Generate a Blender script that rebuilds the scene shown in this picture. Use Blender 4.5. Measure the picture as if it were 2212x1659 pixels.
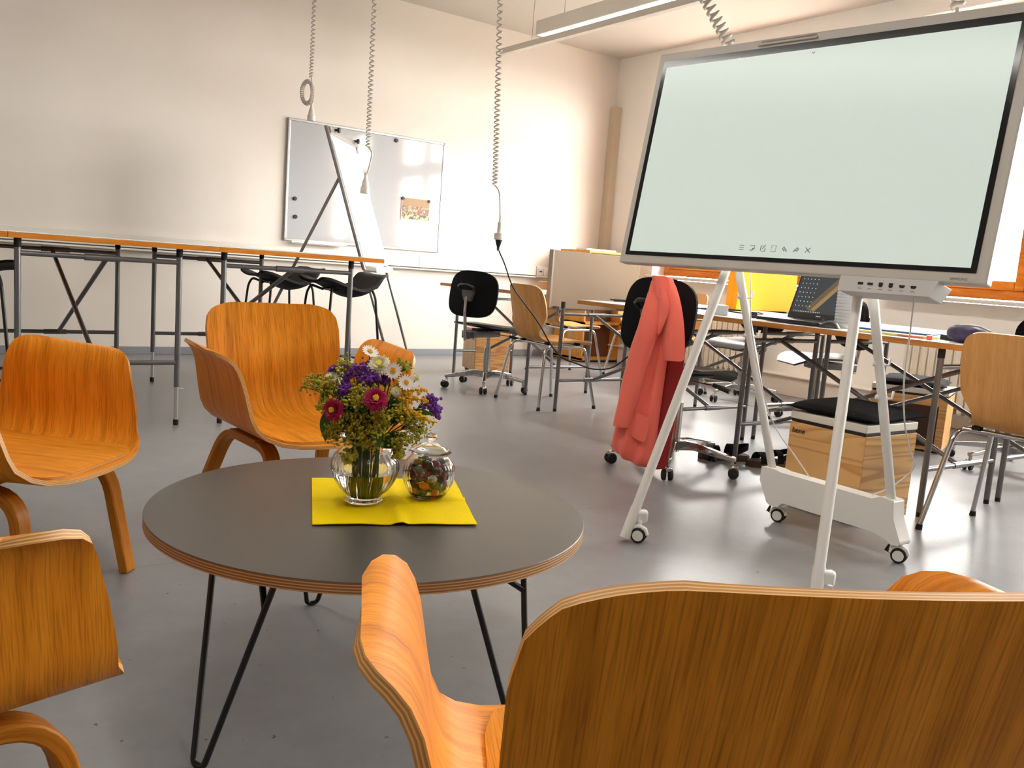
import bpy, bmesh, math, random
from math import sin, cos, pi, radians, sqrt, atan2
from mathutils import Vector, Matrix, noise
random.seed(7)
for o in list(bpy.data.objects): bpy.data.objects.remove(o)
scn = bpy.context.scene
COL = scn.collection

# ------------------------------------------------------------------ camera
FPX, YAW, PIT, ROL, EYE = 1882.0, radians(35.85), radians(7.70), radians(4.34), 0.90
fwd = Vector((sin(YAW)*cos(PIT), cos(YAW)*cos(PIT), -sin(PIT)))
rt = Vector((cos(YAW), -sin(YAW), 0)); up = rt.cross(fwd)
r2 = cos(ROL)*rt + sin(ROL)*up; u2 = -sin(ROL)*rt + cos(ROL)*up
cd = bpy.data.cameras.new('camera'); cam = bpy.data.objects.new('camera', cd); COL.objects.link(cam)
cd.sensor_width = 36; cd.lens = FPX/2212*36; cd.clip_start = .05
cam.matrix_world = Matrix(((r2.x, u2.x, -fwd.x, 0), (r2.y, u2.y, -fwd.y, 0), (r2.z, u2.z, -fwd.z, EYE), (0, 0, 0, 1)))
scn.camera = cam
# ------------------------------------------------------------------ sky and exposure
WX, WY, CZ = 6.28, 7.19, 3.12            # window wall, back wall, ceiling
XL, YN = -3.6, -4.8                      # left and near walls (behind the photographer)
w = bpy.data.worlds.new('sky'); scn.world = w; w.use_nodes = True
bg = w.node_tree.nodes['Background']; bg.inputs[0].default_value = (1.0, .97, .935, 1); bg.inputs[1].default_value = 43.0
_n = w.node_tree.nodes; _tc = _n.new('ShaderNodeTexCoord'); _sp = _n.new('ShaderNodeSeparateXYZ'); _rp = _n.new('ShaderNodeValToRGB')   # overcast sky above, duller ground below the horizon
w.node_tree.links.new(_tc.outputs['Generated'], _sp.inputs[0]); _mr = _n.new('ShaderNodeMapRange'); _mr.inputs['From Min'].default_value = -1; w.node_tree.links.new(_sp.outputs['Z'], _mr.inputs['Value'])
w.node_tree.links.new(_mr.outputs[0], _rp.inputs['Fac']); _rp.color_ramp.elements[0].position = .485; _rp.color_ramp.elements[0].color = (.22, .21, .19, 1); _rp.color_ramp.elements[1].position = .495; _rp.color_ramp.elements[1].color = (1, .97, .935, 1)
w.node_tree.links.new(_rp.outputs['Color'], bg.inputs[0])
sl = bpy.data.lights.new('hazy_sun', 'SUN'); sl.energy = 2.0; sl.angle = radians(24); sl.color = (1, .96, .90)   # veiled sun glancing along the window wall
so_ = bpy.data.objects.new('hazy_sun', sl); COL.objects.link(so_); so_.location = (9, -4, 6); so_.rotation_euler = Vector((-1.0, 2.2, -0.8)).to_track_quat('-Z', 'Y').to_euler()
WINS = [(4.47, 6.43), (1.90, 3.85), (-.68, 1.27)]
WZ0, WZ1 = .92, 2.96
for i, (a, b) in enumerate(WINS):        # light portals in the window openings
    l = bpy.data.lights.new('portal', 'AREA'); l.shape = 'RECTANGLE'; l.size = WZ1-WZ0; l.size_y = b-a
    l.cycles.is_portal = True
    o = bpy.data.objects.new('window_portal', l); COL.objects.link(o)
    o.location = (WX+.3, (a+b)/2, (WZ0+WZ1)/2); o.rotation_euler = (0, pi/2, 0)
vs = scn.view_settings
vs.view_transform = 'Standard'; vs.look = 'None'; vs.exposure = 0.0; vs.gamma = 1; vs.use_curve_mapping = False

# ------------------------------------------------------------------ materials
MATS = {}
def srgb(h):
    if isinstance(h, str):
        v = [int(h[i:i+2], 16)/255 for i in (0, 2, 4)]
        return tuple(((c+.055)/1.055)**2.4 if c > .04045 else c/12.92 for c in v)
    return h
def mat(name, col=(.8, .8, .8), rough=.5, metal=0., trans=0., ior=1.45, spec=.5, coat=0., emit=None, estr=0., bump=0., bscale=200., vary=0., vscale=6., sheen=0., subs=0.):
    if name in MATS: return MATS[name]
    m = bpy.data.materials.new(name); m.use_nodes = True; nt = m.node_tree; N = nt.nodes; L = nt.links
    p = N['Principled BSDF']; c = srgb(col)
    p.inputs['Base Color'].default_value = (*c, 1); p.inputs['Roughness'].default_value = rough
    p.inputs['Metallic'].default_value = metal; p.inputs['Transmission Weight'].default_value = trans
    p.inputs['IOR'].default_value = ior; p.inputs['Specular IOR Level'].default_value = spec
    p.inputs['Coat Weight'].default_value = coat; p.inputs['Coat Roughness'].default_value = .15
    if sheen: p.inputs['Sheen Weight'].default_value = sheen
    if emit: p.inputs['Emission Color'].default_value = (*srgb(emit), 1); p.inputs['Emission Strength'].default_value = estr
    if bump or vary:
        tc = N.new('ShaderNodeTexCoord')
    if vary:
        n = N.new('ShaderNodeTexNoise'); n.inputs['Scale'].default_value = vscale; n.inputs['Detail'].default_value = 5
        L.new(tc.outputs['Object'], n.inputs['Vector'])
        r = N.new('ShaderNodeValToRGB'); r.color_ramp.elements[0].position = .3; r.color_ramp.elements[1].position = .7
        r.color_ramp.elements[0].color = (*[x*(1-vary) for x in c], 1); r.color_ramp.elements[1].color = (*[min(1, x*(1+vary)) for x in c], 1)
        L.new(n.outputs['Fac'], r.inputs['Fac']); L.new(r.outputs['Color'], p.inputs['Base Color'])
    if bump:
        n = N.new('ShaderNodeTexNoise'); n.inputs['Scale'].default_value = bscale; n.inputs['Detail'].default_value = 3
        L.new(tc.outputs['Object'], n.inputs['Vector'])
        b = N.new('ShaderNodeBump'); b.inputs['Strength'].default_value = bump; b.inputs['Distance'].default_value = .002
        L.new(n.outputs['Fac'], b.inputs['Height']); L.new(b.outputs['Normal'], p.inputs['Normal'])
    MATS[name] = m; return m
def wood(name, light, mid, dark, rough=.42, coords='UV', stretch=(1.2, 22, 22), scale=3., pores=.25, coat=.0):
    """veneer: grain runs along the first axis of the coordinates"""
    if name in MATS: return MATS[name]
    m = bpy.data.materials.new(name); m.use_nodes = True; nt = m.node_tree; N = nt.nodes; L = nt.links
    p = N['Principled BSDF']; p.inputs['Roughness'].default_value = rough; p.inputs['Coat Weight'].default_value = coat; p.inputs['Coat Roughness'].default_value = .25; p.inputs['Specular IOR Level'].default_value = .16
    tc = N.new('ShaderNodeTexCoord'); mp = N.new('ShaderNodeMapping'); mp.inputs['Scale'].default_value = stretch
    L.new(tc.outputs[coords], mp.inputs['Vector'])
    n1 = N.new('ShaderNodeTexNoise'); n1.inputs['Scale'].default_value = scale; n1.inputs['Detail'].default_value = 6; n1.inputs['Roughness'].default_value = .55; n1.inputs['Distortion'].default_value = .6
    L.new(mp.outputs['Vector'], n1.inputs['Vector'])
    r = N.new('ShaderNodeValToRGB'); e = r.color_ramp.elements
    e[0].position = .25; e[0].color = (*srgb(dark), 1); e[1].position = .75; e[1].color = (*srgb(light), 1)
    k = e.new(.5); k.color = (*srgb(mid), 1)
    L.new(n1.outputs['Fac'], r.inputs['Fac'])
    mp2 = N.new('ShaderNodeMapping'); mp2.inputs['Scale'].default_value = (stretch[0]*6, stretch[1]*9, stretch[2]*9); L.new(tc.outputs[coords], mp2.inputs['Vector'])
    n2 = N.new('ShaderNodeTexNoise'); n2.inputs['Scale'].default_value = scale; n2.inputs['Detail'].default_value = 3
    L.new(mp2.outputs['Vector'], n2.inputs['Vector'])
    r2_ = N.new('ShaderNodeValToRGB'); r2_.color_ramp.elements[0].position = .36; r2_.color_ramp.elements[1].position = .52
    d = 1-pores
    r2_.color_ramp.elements[0].color = (d, d*.95, d*.9, 1); r2_.color_ramp.elements[1].color = (1, 1, 1, 1)
    L.new(n2.outputs['Fac'], r2_.inputs['Fac'])
    mx = N.new('ShaderNodeMix'); mx.data_type = 'RGBA'; mx.blend_type = 'MULTIPLY'; mx.inputs['Factor'].default_value = 1
    L.new(r.outputs['Color'], mx.inputs['A']); L.new(r2_.outputs['Color'], mx.inputs['B'])
    L.new(mx.outputs['Result'], p.inputs['Base Color'])
    b = N.new('ShaderNodeBump'); b.inputs['Strength'].default_value = .08; b.inputs['Distance'].default_value = .001
    L.new(n2.outputs['Fac'], b.inputs['Height']); L.new(b.outputs['Normal'], p.inputs['Normal'])
    MATS[name] = m; return m
def plyedge(name, light, dark, layers=5):
    if name in MATS: return MATS[name]
    m = bpy.data.materials.new(name); m.use_nodes = True; nt = m.node_tree; N = nt.nodes; L = nt.links
    p = N['Principled BSDF']; p.inputs['Roughness'].default_value = .5
    tc = N.new('ShaderNodeTexCoord'); sx = N.new('ShaderNodeSeparateXYZ'); L.new(tc.outputs['UV'], sx.inputs[0])
    a = N.new('ShaderNodeMath'); a.operation = 'MULTIPLY'; a.inputs[1].default_value = layers*pi*2; L.new(sx.outputs['Y'], a.inputs[0])
    s = N.new('ShaderNodeMath'); s.operation = 'SINE'; L.new(a.outputs[0], s.inputs[0])
    r = N.new('ShaderNodeValToRGB'); r.color_ramp.elements[0].position = .0; r.color_ramp.elements[0].color = (*srgb(dark), 1)
    r.color_ramp.elements[1].position = .55; r.color_ramp.elements[1].color = (*srgb(light), 1)
    L.new(s.outputs[0], r.inputs['Fac']); L.new(r.outputs['Color'], p.inputs['Base Color'])
    MATS[name] = m; return m
def grain_box(name, light, dark, axis=0, rings=7.):
    """solid pine / larch board with wide cathedral grain, object coordinates"""
    if name in MATS: return MATS[name]
    m = bpy.data.materials.new(name); m.use_nodes = True; nt = m.node_tree; N = nt.nodes; L = nt.links
    p = N['Principled BSDF']; p.inputs['Roughness'].default_value = .45
    tc = N.new('ShaderNodeTexCoord'); mp = N.new('ShaderNodeMapping')
    s = [9., 9., 9.]; s[axis] = .55; mp.inputs['Scale'].default_value = s
    L.new(tc.outputs['Object'], mp.inputs['Vector'])
    n0 = N.new('ShaderNodeTexNoise'); n0.inputs['Scale'].default_value = 1.; n0.inputs['Detail'].default_value = 1.5
    L.new(mp.outputs['Vector'], n0.inputs['Vector'])
    a = N.new('ShaderNodeMath'); a.operation = 'MULTIPLY'; a.inputs[1].default_value = rings*2; L.new(n0.outputs['Fac'], a.inputs[0])
    f = N.new('ShaderNodeMath'); f.operation = 'FRACT'; L.new(a.outputs[0], f.inputs[0])
    r = N.new('ShaderNodeValToRGB'); e = r.color_ramp.elements
    e[0].position = .0; e[0].color = (*srgb(light), 1); e[1].position = .85; e[1].color = (*srgb(dark), 1)
    k = e.new(.35); k.color = (*srgb(light), 1); k2 = e.new(1.); k2.color = (*srgb(light), 1)
    L.new(f.outputs[0], r.inputs['Fac']); L.new(r.outputs['Color'], p.inputs['Base Color'])
    MATS[name] = m; return m
def glass_pane(name, tint=(.97, .98, .97), refl=.06):
    if name in MATS: return MATS[name]
    m = bpy.data.materials.new(name); m.use_nodes = True; nt = m.node_tree; N = nt.nodes; L = nt.links
    N.remove(N['Principled BSDF']); out = N['Material Output']
    t = N.new('ShaderNodeBsdfTransparent'); t.inputs[0].default_value = (*tint, 1)
    g = N.new('ShaderNodeBsdfGlossy'); g.inputs['Roughness'].default_value = .02
    fr = N.new('ShaderNodeLayerWeight'); fr.inputs['Blend'].default_value = .5
    pw = N.new('ShaderNodeMath'); pw.operation = 'POWER'; pw.inputs[1].default_value = 5; L.new(fr.outputs['Facing'], pw.inputs[0]); ml = N.new('ShaderNodeMath'); ml.operation = 'MULTIPLY_ADD'; ml.inputs[1].default_value = .9; ml.inputs[2].default_value = .04; L.new(pw.outputs[0], ml.inputs[0])
    mx = N.new('ShaderNodeMixShader'); L.new(ml.outputs[0], mx.inputs[0]); L.new(t.outputs[0], mx.inputs[1]); L.new(g.outputs[0], mx.inputs[2])
    L.new(mx.outputs[0], out.inputs['Surface']); m.use_transparent_shadow = True; MATS[name] = m; return m

W_CHAIR = wood('amber_veneer', 'EC9C2E', 'E08B1E', 'B96B0E', stretch=(1.0, 20, 20), scale=2.4)
W_SEATV = wood('amber_veneer_seat', 'E99C30', 'DB8B20', 'B06B12', stretch=(1.0, 20, 20), scale=2.4, pores=.3)
W_LEG = wood('amber_leg', 'D0882E', 'C07620', '985812', stretch=(1.0, 22, 22))
P_EDGE = plyedge('ply_edge', 'E3B673', 'B98040', 3)
T_EDGE = plyedge('table_ply_edge', 'CFA574', '8C6238', 4)
W_BEECH = wood('beech_veneer', 'D6A46A', 'CC965A', 'BE884C', stretch=(1.5, 14, 14), scale=2., pores=.08)
W_DESKEDGE = wood('desk_edge_wood', 'C98C4E', 'BF8040', 'A96E33', coords='Object', stretch=(14, 1.2, 14), pores=.12)
W_HIGH = wood('high_table_edge_wood', 'D68B35', 'CC7F2A', 'BD7122', coords='Object', stretch=(1.2, 14, 14), pores=.1)
W_WIN = wood('window_wood', 'C97A2B', 'BB6B1F', 'A25816', coords='Object', stretch=(14, 1.2, 14), pores=.1)
PINE = grain_box('pine_board', 'E3B273', 'C98F50', 1, 9)
PINE2 = grain_box('pine_board_cross', 'CDA062', 'A87A40', 0, 6)
OAKV = grain_box('oak_board', 'CE9A5F', 'A87242', 0, 8)
CHROME = mat('chrome', (.56, .56, .56), .10, 1.)
STEEL = mat('grey_tube', (.17, .17, .175), .34, .6)
GALV = mat('zinc_tube', (.62, .64, .62), .3, .85)
ALU = mat('aluminium', (.62, .62, .62), .35, .8)
BLK = mat('black_plastic', (.012, .012, .013), .42)
BLKM = mat('black_painted_metal', (.01, .01, .011), .38)
BLKF = mat('black_fabric', (.008, .008, .009), .9, spec=.1, bump=.4, bscale=600)
BLKSEAT = mat('black_stained_seat', (.022, .021, .02), .33, coat=.2)
RUB = mat('black_rubber', (.01, .01, .01), .7)
WHT = mat('white_plastic', (.78, .77, .74), .4)
WHTP = mat('white_powder_coat', (.84, .83, .80), .35)
LAMI = mat('white_laminate', (.85, .85, .84), .22)
PAPER = mat('white_paper', (.88, .88, .88), .8)
CORDW = mat('grey_white_cord', (.52, .47, .42), .45)

# ------------------------------------------------------------------ mesh helpers
class MB:
    def __init__(s, o=(0, 0, 0)): s.v = []; s.f = []; s.uv = {}; s.mi = []; s.o = Vector(o)
    def add(s, vs, fs, mi=0, uvs=None):
        b = len(s.v); s.v += [tuple(Vector(p)-s.o) for p in vs]
        for k, f in enumerate(fs):
            if uvs: s.uv[len(s.f)] = uvs[k]
            s.f.append(tuple(i+b for i in f)); s.mi.append(mi)
        return s
    def box(s, c, d, rz=0., mi=0, M=None):
        x, y, z = [k/2 for k in d]; R = M if M is not None else Matrix.Rotation(rz, 3, 'Z'); c = Vector(c)
        vs = [c + R @ Vector((a*x, b*y, e*z)) for e in (-1, 1) for b in (-1, 1) for a in (-1, 1)]
        return s.add(vs, [(0, 2, 3, 1), (4, 5, 7, 6), (0, 1, 5, 4), (2, 6, 7, 3), (0, 4, 6, 2), (1, 3, 7, 5)], mi)
    def cyl(s, a, b, r, r1=None, n=12, mi=0):
        a = Vector(a); b = Vector(b); r1 = r if r1 is None else r1
        d = (b-a).normalized(); u = d.orthogonal().normalized(); w_ = d.cross(u)
        vs = []
        for p, q in ((a, r), (b, r1)):
            vs += [p + q*(cos(2*pi*i/n)*u + sin(2*pi*i/n)*w_) for i in range(n)]
        fs = [(i, (i+1) % n, n+(i+1) % n, n+i) for i in range(n)] + [tuple(range(n))[::-1], tuple(range(n, 2*n))]
        return s.add(vs, fs, mi)
    def tube(s, pts, r, n=8, closed=False, mi=0, caps=True):
        pts = [Vector(p) for p in pts]; m = len(pts); rr = r if isinstance(r, (list, tuple)) else [r]*m
        T = []
        for i in range(m):
            a = pts[(i-1) % m] if (closed or i > 0) else pts[i]; b = pts[(i+1) % m] if (closed or i < m-1) else pts[i]
            T.append((b-a).normalized())
        u = T[0].orthogonal().normalized(); vs = []
        for i in range(m):
            u = (u - T[i]*u.dot(T[i])); u = u.normalized() if u.length > 1e-6 else T[i].orthogonal().normalized()
            w_ = T[i].cross(u)
            vs += [pts[i] + rr[i]*(cos(2*pi*k/n)*u + sin(2*pi*k/n)*w_) for k in range(n)]
        fs = []
        for i in range(m if closed else m-1):
            j = (i+1) % m
            fs += [(i*n+k, i*n+(k+1) % n, j*n+(k+1) % n, j*n+k) for k in range(n)]
        if caps and not closed: fs += [tuple(range(n))[::-1], tuple(range((m-1)*n, m*n))]
        return s.add(vs, fs, mi)
    def lathe(s, prof, n=32, c=(0, 0, 0), mi=0, rib=None, close=False):
        """profile of (radius, z); rib(k, radius, z) may modulate the radius"""
        c = Vector(c); m = len(prof); vs = []
        for (r, z) in prof:
            for k in range(n):
                a = 2*pi*k/n; q = rib(a, r, z) if rib else r
                vs.append(c + Vector((q*cos(a), q*sin(a), z)))
        fs = []
        for i in range(m if close else m-1):
            j = (i+1) % m
            fs += [(i*n+k, i*n+(k+1) % n, j*n+(k+1) % n, j*n+k) for k in range(n)]
        if not close:
            if prof[0][0] > 1e-5: fs.append(tuple(range(n))[::-1])
            if prof[-1][0] > 1e-5: fs.append(tuple(range((m-1)*n, m*n)))
        return s.add(vs, fs, mi)
    def prism(s, poly, z0, z1, M=None, mi=0, emi=None):
        """2D polygon extruded; M maps local (x,y,z) to the target"""
        n = len(poly); f = (lambda p: M @ Vector(p)) if M is not None else Vector
        vs = [f((x, y, z0)) for x, y in poly] + [f((x, y, z1)) for x, y in poly]
        s.add(vs, [tuple(range(n))[::-1], tuple(range(n, 2*n))], mi)
        s.add(vs, [(i, (i+1) % n, n+(i+1) % n, n+i) for i in range(n)], mi if emi is None else emi)
        return s
    def sheet(s, G, t, mi=0, emi=1):
        """grid of mid-surface points G[i][j], thickness t: two skins and an edge strip, UV in metres"""
        G = [[Vector(p) for p in r] for r in G]; nu, nv = len(G), len(G[0])
        Nn = []
        for i in range(nu):
            row = []
            for j in range(nv):
                a = G[min(i+1, nu-1)][j]-G[max(i-1, 0)][j]; b = G[i][min(j+1, nv-1)]-G[i][max(j-1, 0)]
                q = a.cross(b); row.append(q.normalized() if q.length > 1e-9 else Vector((0, 0, 1)))
            Nn.append(row)
        U = [0.]
        jm = nv//2
        for i in range(1, nu): U.append(U[-1]+(G[i][jm]-G[i-1][jm]).length)
        V = [[0.]*nv for _ in range(nu)]
        for i in range(nu):
            V[i] = [sum((G[i][k]-G[i][k-1]).length for k in range(1, j+1)) for j in range(nv)]
            h = V[i][-1]/2; V[i] = [q-h for q in V[i]]
        top = [G[i][j]+Nn[i][j]*t/2 for i in range(nu) for j in range(nv)]
        bot = [G[i][j]-Nn[i][j]*t/2 for i in range(nu) for j in range(nv)]
        I = lambda i, j: i*nv+j
        fs = []; uv = []
        for i in range(nu-1):
            for j in range(nv-1):
                q = (I(i, j), I(i+1, j), I(i+1, j+1), I(i, j+1)); fs.append(q)
                uv.append([(U[i], V[i][j]), (U[i+1], V[i+1][j]), (U[i+1], V[i+1][j+1]), (U[i], V[i][j+1])])
        B = nu*nv
        nf = len(fs)
        for k in range(nf):
            q = fs[k]; fs.append(tuple(B+x for x in q[::-1])); uv.append([(a+3.1, b+1.7) for a, b in uv[k][::-1]])
        s.add(top+bot, fs, mi, uv)
        ring = [(0, j) for j in range(nv-1)] + [(i, nv-1) for i in range(nu-1)] + [(nu-1, j) for j in range(nv-1, 0, -1)] + [(i, 0) for i in range(nu-1, 0, -1)]
        vs = []; L = 0.; fs = []; uv = []; n = len(ring); ls = []
        for k, (i, j) in enumerate(ring):
            vs += [top[I(i, j)], bot[I(i, j)]]; i2, j2 = ring[(k+1) % n]; ls.append(L); L += (G[i2][j2]-G[i][j]).length
        ls.append(L)
        for k in range(n):
            k2 = (k+1) % n; fs.append((2*k, 2*k2, 2*k2+1, 2*k+1)); uv.append([(ls[k], 1), (ls[k+1], 1), (ls[k+1], 0), (ls[k], 0)])
        s.add(vs, fs, emi, uv)
        return s
    def build(s, name, mats, parent=None, smooth=35, bevel=0., bseg=2, weld=False, label=None, subsurf=0):
        me = bpy.data.meshes.new(name); me.from_pydata(s.v, [], s.f); me.validate()
        mats = mats if isinstance(mats, (list, tuple)) else [mats]
        for m in mats: me.materials.append(m)
        if len(mats) > 1 and len(me.polygons) == len(s.mi):
            me.polygons.foreach_set('material_index', s.mi)
        if s.uv and len(me.polygons) == len(s.f):
            ul = me.uv_layers.new(name='UVMap')
            for fi, c in s.uv.items():
                for k, li in enumerate(me.polygons[fi].loop_indices): ul.data[li].uv = c[k]
        bm = bmesh.new(); bm.from_mesh(me)
        if weld: bmesh.ops.remove_doubles(bm, verts=bm.verts, dist=1e-5)
        bmesh.ops.recalc_face_normals(bm, faces=bm.faces); bm.to_mesh(me); bm.free()
        if smooth:
            me.polygons.foreach_set('use_smooth', [True]*len(me.polygons)); me.set_sharp_from_angle(angle=radians(smooth))
        o = bpy.data.objects.new(name, me); COL.objects.link(o)
        if parent is not None: o.parent = parent
        if parent is None or True:
            if parent is None and any(s.o): o.location = s.o
        if bevel:
            b = o.modifiers.new('bevel', 'BEVEL'); b.width = bevel; b.segments = bseg; b.limit_method = 'ANGLE'; b.angle_limit = radians(40); b.harden_normals = False
        if subsurf:
            q = o.modifiers.new('subdivision', 'SUBSURF'); q.levels = subsurf; q.render_levels = subsurf
        if label: o['label'] = label
        return o
def tag(o, label=None, cat=None, group=None, kind=None):
    if label: o['label'] = label
    if cat: o['category'] = cat
    if group: o['group'] = group
    if kind: o['kind'] = kind
    return o
def empty(name, loc=(0, 0, 0), rz=0., label=None, cat=None, group=None):
    o = bpy.data.objects.new(name, None); COL.objects.link(o); o.empty_display_size = .05
    o.location = loc; o.rotation_euler = (0, 0, rz); return tag(o, label, cat, group)
def copy_tree(o, parent=None):
    c = o.copy(); COL.objects.link(c); c.parent = parent
    for ch in list(o.children): copy_tree(ch, c)
    return c
def place(proto, first, loc, rz, label, group=None, z=None):
    o = proto if first else copy_tree(proto)
    o.location = loc; o.rotation_euler = (0, 0, rz); o['label'] = label
    if group: o['group'] = group
    return o
def arc(c, r, a0, a1, n, plane='yz', x=0.):
    o = []
    for i in range(n+1):
        a = radians(a0+(a1-a0)*i/n); p, q = c[0]+r*cos(a), c[1]+r*sin(a)
        o.append((x, p, q) if plane == 'yz' else (p, x, q) if plane == 'xz' else (p, q, x))
    return o
def fillet(pts, r, n=5):
    """polyline with rounded corners"""
    P = [Vector(p) for p in pts]; o = [P[0]]
    for i in range(1, len(P)-1):
        a = (P[i-1]-P[i]); b = (P[i+1]-P[i]); k = min(r, a.length*.45, b.length*.45)
        A = P[i]+a.normalized()*k; B = P[i]+b.normalized()*k
        for t in range(n+1):
            t /= n; o.append((1-t)**2*A + 2*t*(1-t)*P[i] + t*t*B)
    return o+[P[-1]]
def smooth_path(pts, n=6):
    """Catmull-Rom through points"""
    P = [Vector(p) for p in pts]; o = []
    for i in range(len(P)-1):
        p0 = P[max(i-1, 0)]; p1 = P[i]; p2 = P[i+1]; p3 = P[min(i+2, len(P)-1)]
        for k in range(n):
            t = k/n
            o.append(.5*((2*p1)+(-p0+p2)*t+(2*p0-5*p1+4*p2-p3)*t*t+(-p0+3*p1-3*p2+p3)*t**3))
    return o+[P[-1]]
def interp(xs, ys, x):
    if x <= xs[0]: return ys[0]
    for i in range(1, len(xs)):
        if x <= xs[i]:
            t = (x-xs[i-1])/(xs[i]-xs[i-1]); return ys[i-1]+(ys[i]-ys[i-1])*t
    return ys[-1]
def sweep_rect(path, w_, t_, side):
    """rectangular bar along path; side = width direction function or vector"""
    P = [Vector(p) for p in path]; m = MB(); vs = []; S = Vector(side).normalized()
    L = [0.]
    for i in range(1, len(P)): L.append(L[-1]+(P[i]-P[i-1]).length)
    for i in range(len(P)):
        T = (P[min(i+1, len(P)-1)]-P[max(i-1, 0)]).normalized(); n = T.cross(S).normalized()
        vs += [P[i]+S*w_/2+n*t_/2, P[i]-S*w_/2+n*t_/2, P[i]-S*w_/2-n*t_/2, P[i]+S*w_/2-n*t_/2]
    fs = []; uv = []
    for i in range(len(P)-1):
        for k in range(4):
            fs.append((4*i+k, 4*i+(k+1) % 4, 4*i+4+(k+1) % 4, 4*i+4+k))
            wv = (w_ if k % 2 == 0 else t_)
            uv.append([(L[i], k), (L[i], k+wv), (L[i+1], k+wv), (L[i+1], k)])
    n = len(P)-1
    fs += [(3, 2, 1, 0), (4*n, 4*n+1, 4*n+2, 4*n+3)]; uv += [[(0, 0), (0, w_), (t_, w_), (t_, 0)]]*2
    return m.add(vs, fs, 0, uv)
def text_mesh(name, txt, size, mat_, parent, M, extrude=.0004):
    cu = bpy.data.curves.new(name, 'FONT'); cu.body = txt; cu.size = size; cu.extrude = extrude; cu.align_x = 'LEFT'
    t = bpy.data.objects.new(name, cu); COL.objects.link(t)
    dg = bpy.context.evaluated_depsgraph_get(); me = bpy.data.meshes.new_from_object(t.evaluated_get(dg))
    bpy.data.objects.remove(t); bpy.data.curves.remove(cu)
    me.transform(M); me.materials.clear(); me.materials.append(mat_); me.name = name
    o = bpy.data.objects.new(name, me); COL.objects.link(o); o.parent = parent; return o

# ================================================================== THE ROOM
def floor_mat():
    m = bpy.data.materials.new('grey_linoleum'); m.use_nodes = True; nt = m.node_tree; N = nt.nodes; L = nt.links
    p = N['Principled BSDF']; p.inputs['Roughness'].default_value = .3; p.inputs['Specular IOR Level'].default_value = .24
    tc = N.new('ShaderNodeTexCoord')
    n = N.new('ShaderNodeTexNoise'); n.inputs['Scale'].default_value = 5; n.inputs['Detail'].default_value = 8; n.inputs['Roughness'].default_value = .7
    L.new(tc.outputs['Object'], n.inputs['Vector'])
    r = N.new('ShaderNodeValToRGB'); r.color_ramp.elements[0].position = .3; r.color_ramp.elements[1].position = .7
    r.color_ramp.elements[0].color = (.20, .199, .205, 1); r.color_ramp.elements[1].color = (.265, .264, .27, 1)
    L.new(n.outputs['Fac'], r.inputs['Fac'])
    # sparse scuffs
    n2 = N.new('ShaderNodeTexNoise'); n2.inputs['Scale'].default_value = 38; n2.inputs['Detail'].default_value = 2
    L.new(tc.outputs['Object'], n2.inputs['Vector'])
    r2 = N.new('ShaderNodeValToRGB'); r2.color_ramp.elements[0].position = .24; r2.color_ramp.elements[0].color = (.35, .33, .32, 1)
    r2.color_ramp.elements[1].position = .28; r2.color_ramp.elements[1].color = (1, 1, 1, 1); L.new(n2.outputs['Fac'], r2.inputs['Fac'])
    mx = N.new('ShaderNodeMix'); mx.data_type = 'RGBA'; mx.blend_type = 'MULTIPLY'; mx.inputs['Factor'].default_value = 1
    L.new(r.outputs['Color'], mx.inputs['A']); L.new(r2.outputs['Color'], mx.inputs['B'])
    # welded seams between sheets, every two metres across the room
    sx = N.new('ShaderNodeSeparateXYZ'); L.new(tc.outputs['Object'], sx.inputs[0])
    a = N.new('ShaderNodeMath'); a.operation = 'ADD'; a.inputs[1].default_value = 10-2.45+.002; L.new(sx.outputs['Y'], a.inputs[0])
    d = N.new('ShaderNodeMath'); d.operation = 'MODULO'; d.inputs[1].default_value = 2.; L.new(a.outputs[0], d.inputs[0])
    c = N.new('ShaderNodeMath'); c.operation = 'LESS_THAN'; c.inputs[1].default_value = .0035; L.new(d.outputs[0], c.inputs[0])
    mx2 = N.new('ShaderNodeMix'); mx2.data_type = 'RGBA'; L.new(c.outputs[0], mx2.inputs['Factor'])
    L.new(mx.outputs['Result'], mx2.inputs['A']); mx2.inputs['B'].default_value = (.17, .165, .165, 1)
    L.new(mx2.outputs['Result'], p.inputs['Base Color'])
    rr = N.new('ShaderNodeMapRange'); rr.inputs['To Min'].default_value = .24; rr.inputs['To Max'].default_value = .38
    L.new(n.outputs['Fac'], rr.inputs['Value']); L.new(rr.outputs[0], p.inputs['Roughness'])
    return m
WALL = mat('cream_wall_paint', (.79, .73, .665), .85, vary=.03, vscale=1.5, bump=.1, bscale=90)
CEIL = mat('ceiling_paint', (.60, .555, .50), .9)
T = .12
def struct(name, mb, m, **k):
    o = mb.build(name, m, smooth=0, **k); o['kind'] = 'structure'; return o
struct('floor', MB().box(((XL+WX)/2, (YN+WY)/2, -.05), (WX-XL+.8, WY-YN+.4, .1)), floor_mat())
struct('ceiling', MB().box(((XL+WX)/2, (YN+WY)/2, CZ+.05), (WX-XL+.8, WY-YN+.4, .1)), CEIL)
struct('wall_back', MB().box(((XL+WX)/2, WY+T/2, CZ/2), (WX-XL+.8, T, CZ)), WALL)
struct('wall_left', MB().box((XL-T/2, (YN+WY)/2, CZ/2), (T, WY-YN, CZ)), WALL)
struct('wall_near', MB().box(((XL+WX)/2, YN-T/2, CZ/2), (WX-XL+.8, T, CZ)), mat('unseen_wall_dark_brown', (.24, .16, .10), .6))  # never in view; made dark brown to cut bounce onto the nearest chair back
wr = MB(); WT = .36
ys = [YN] + [q for a, b in WINS[::-1] for q in (a, b)] + [WY]
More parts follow.
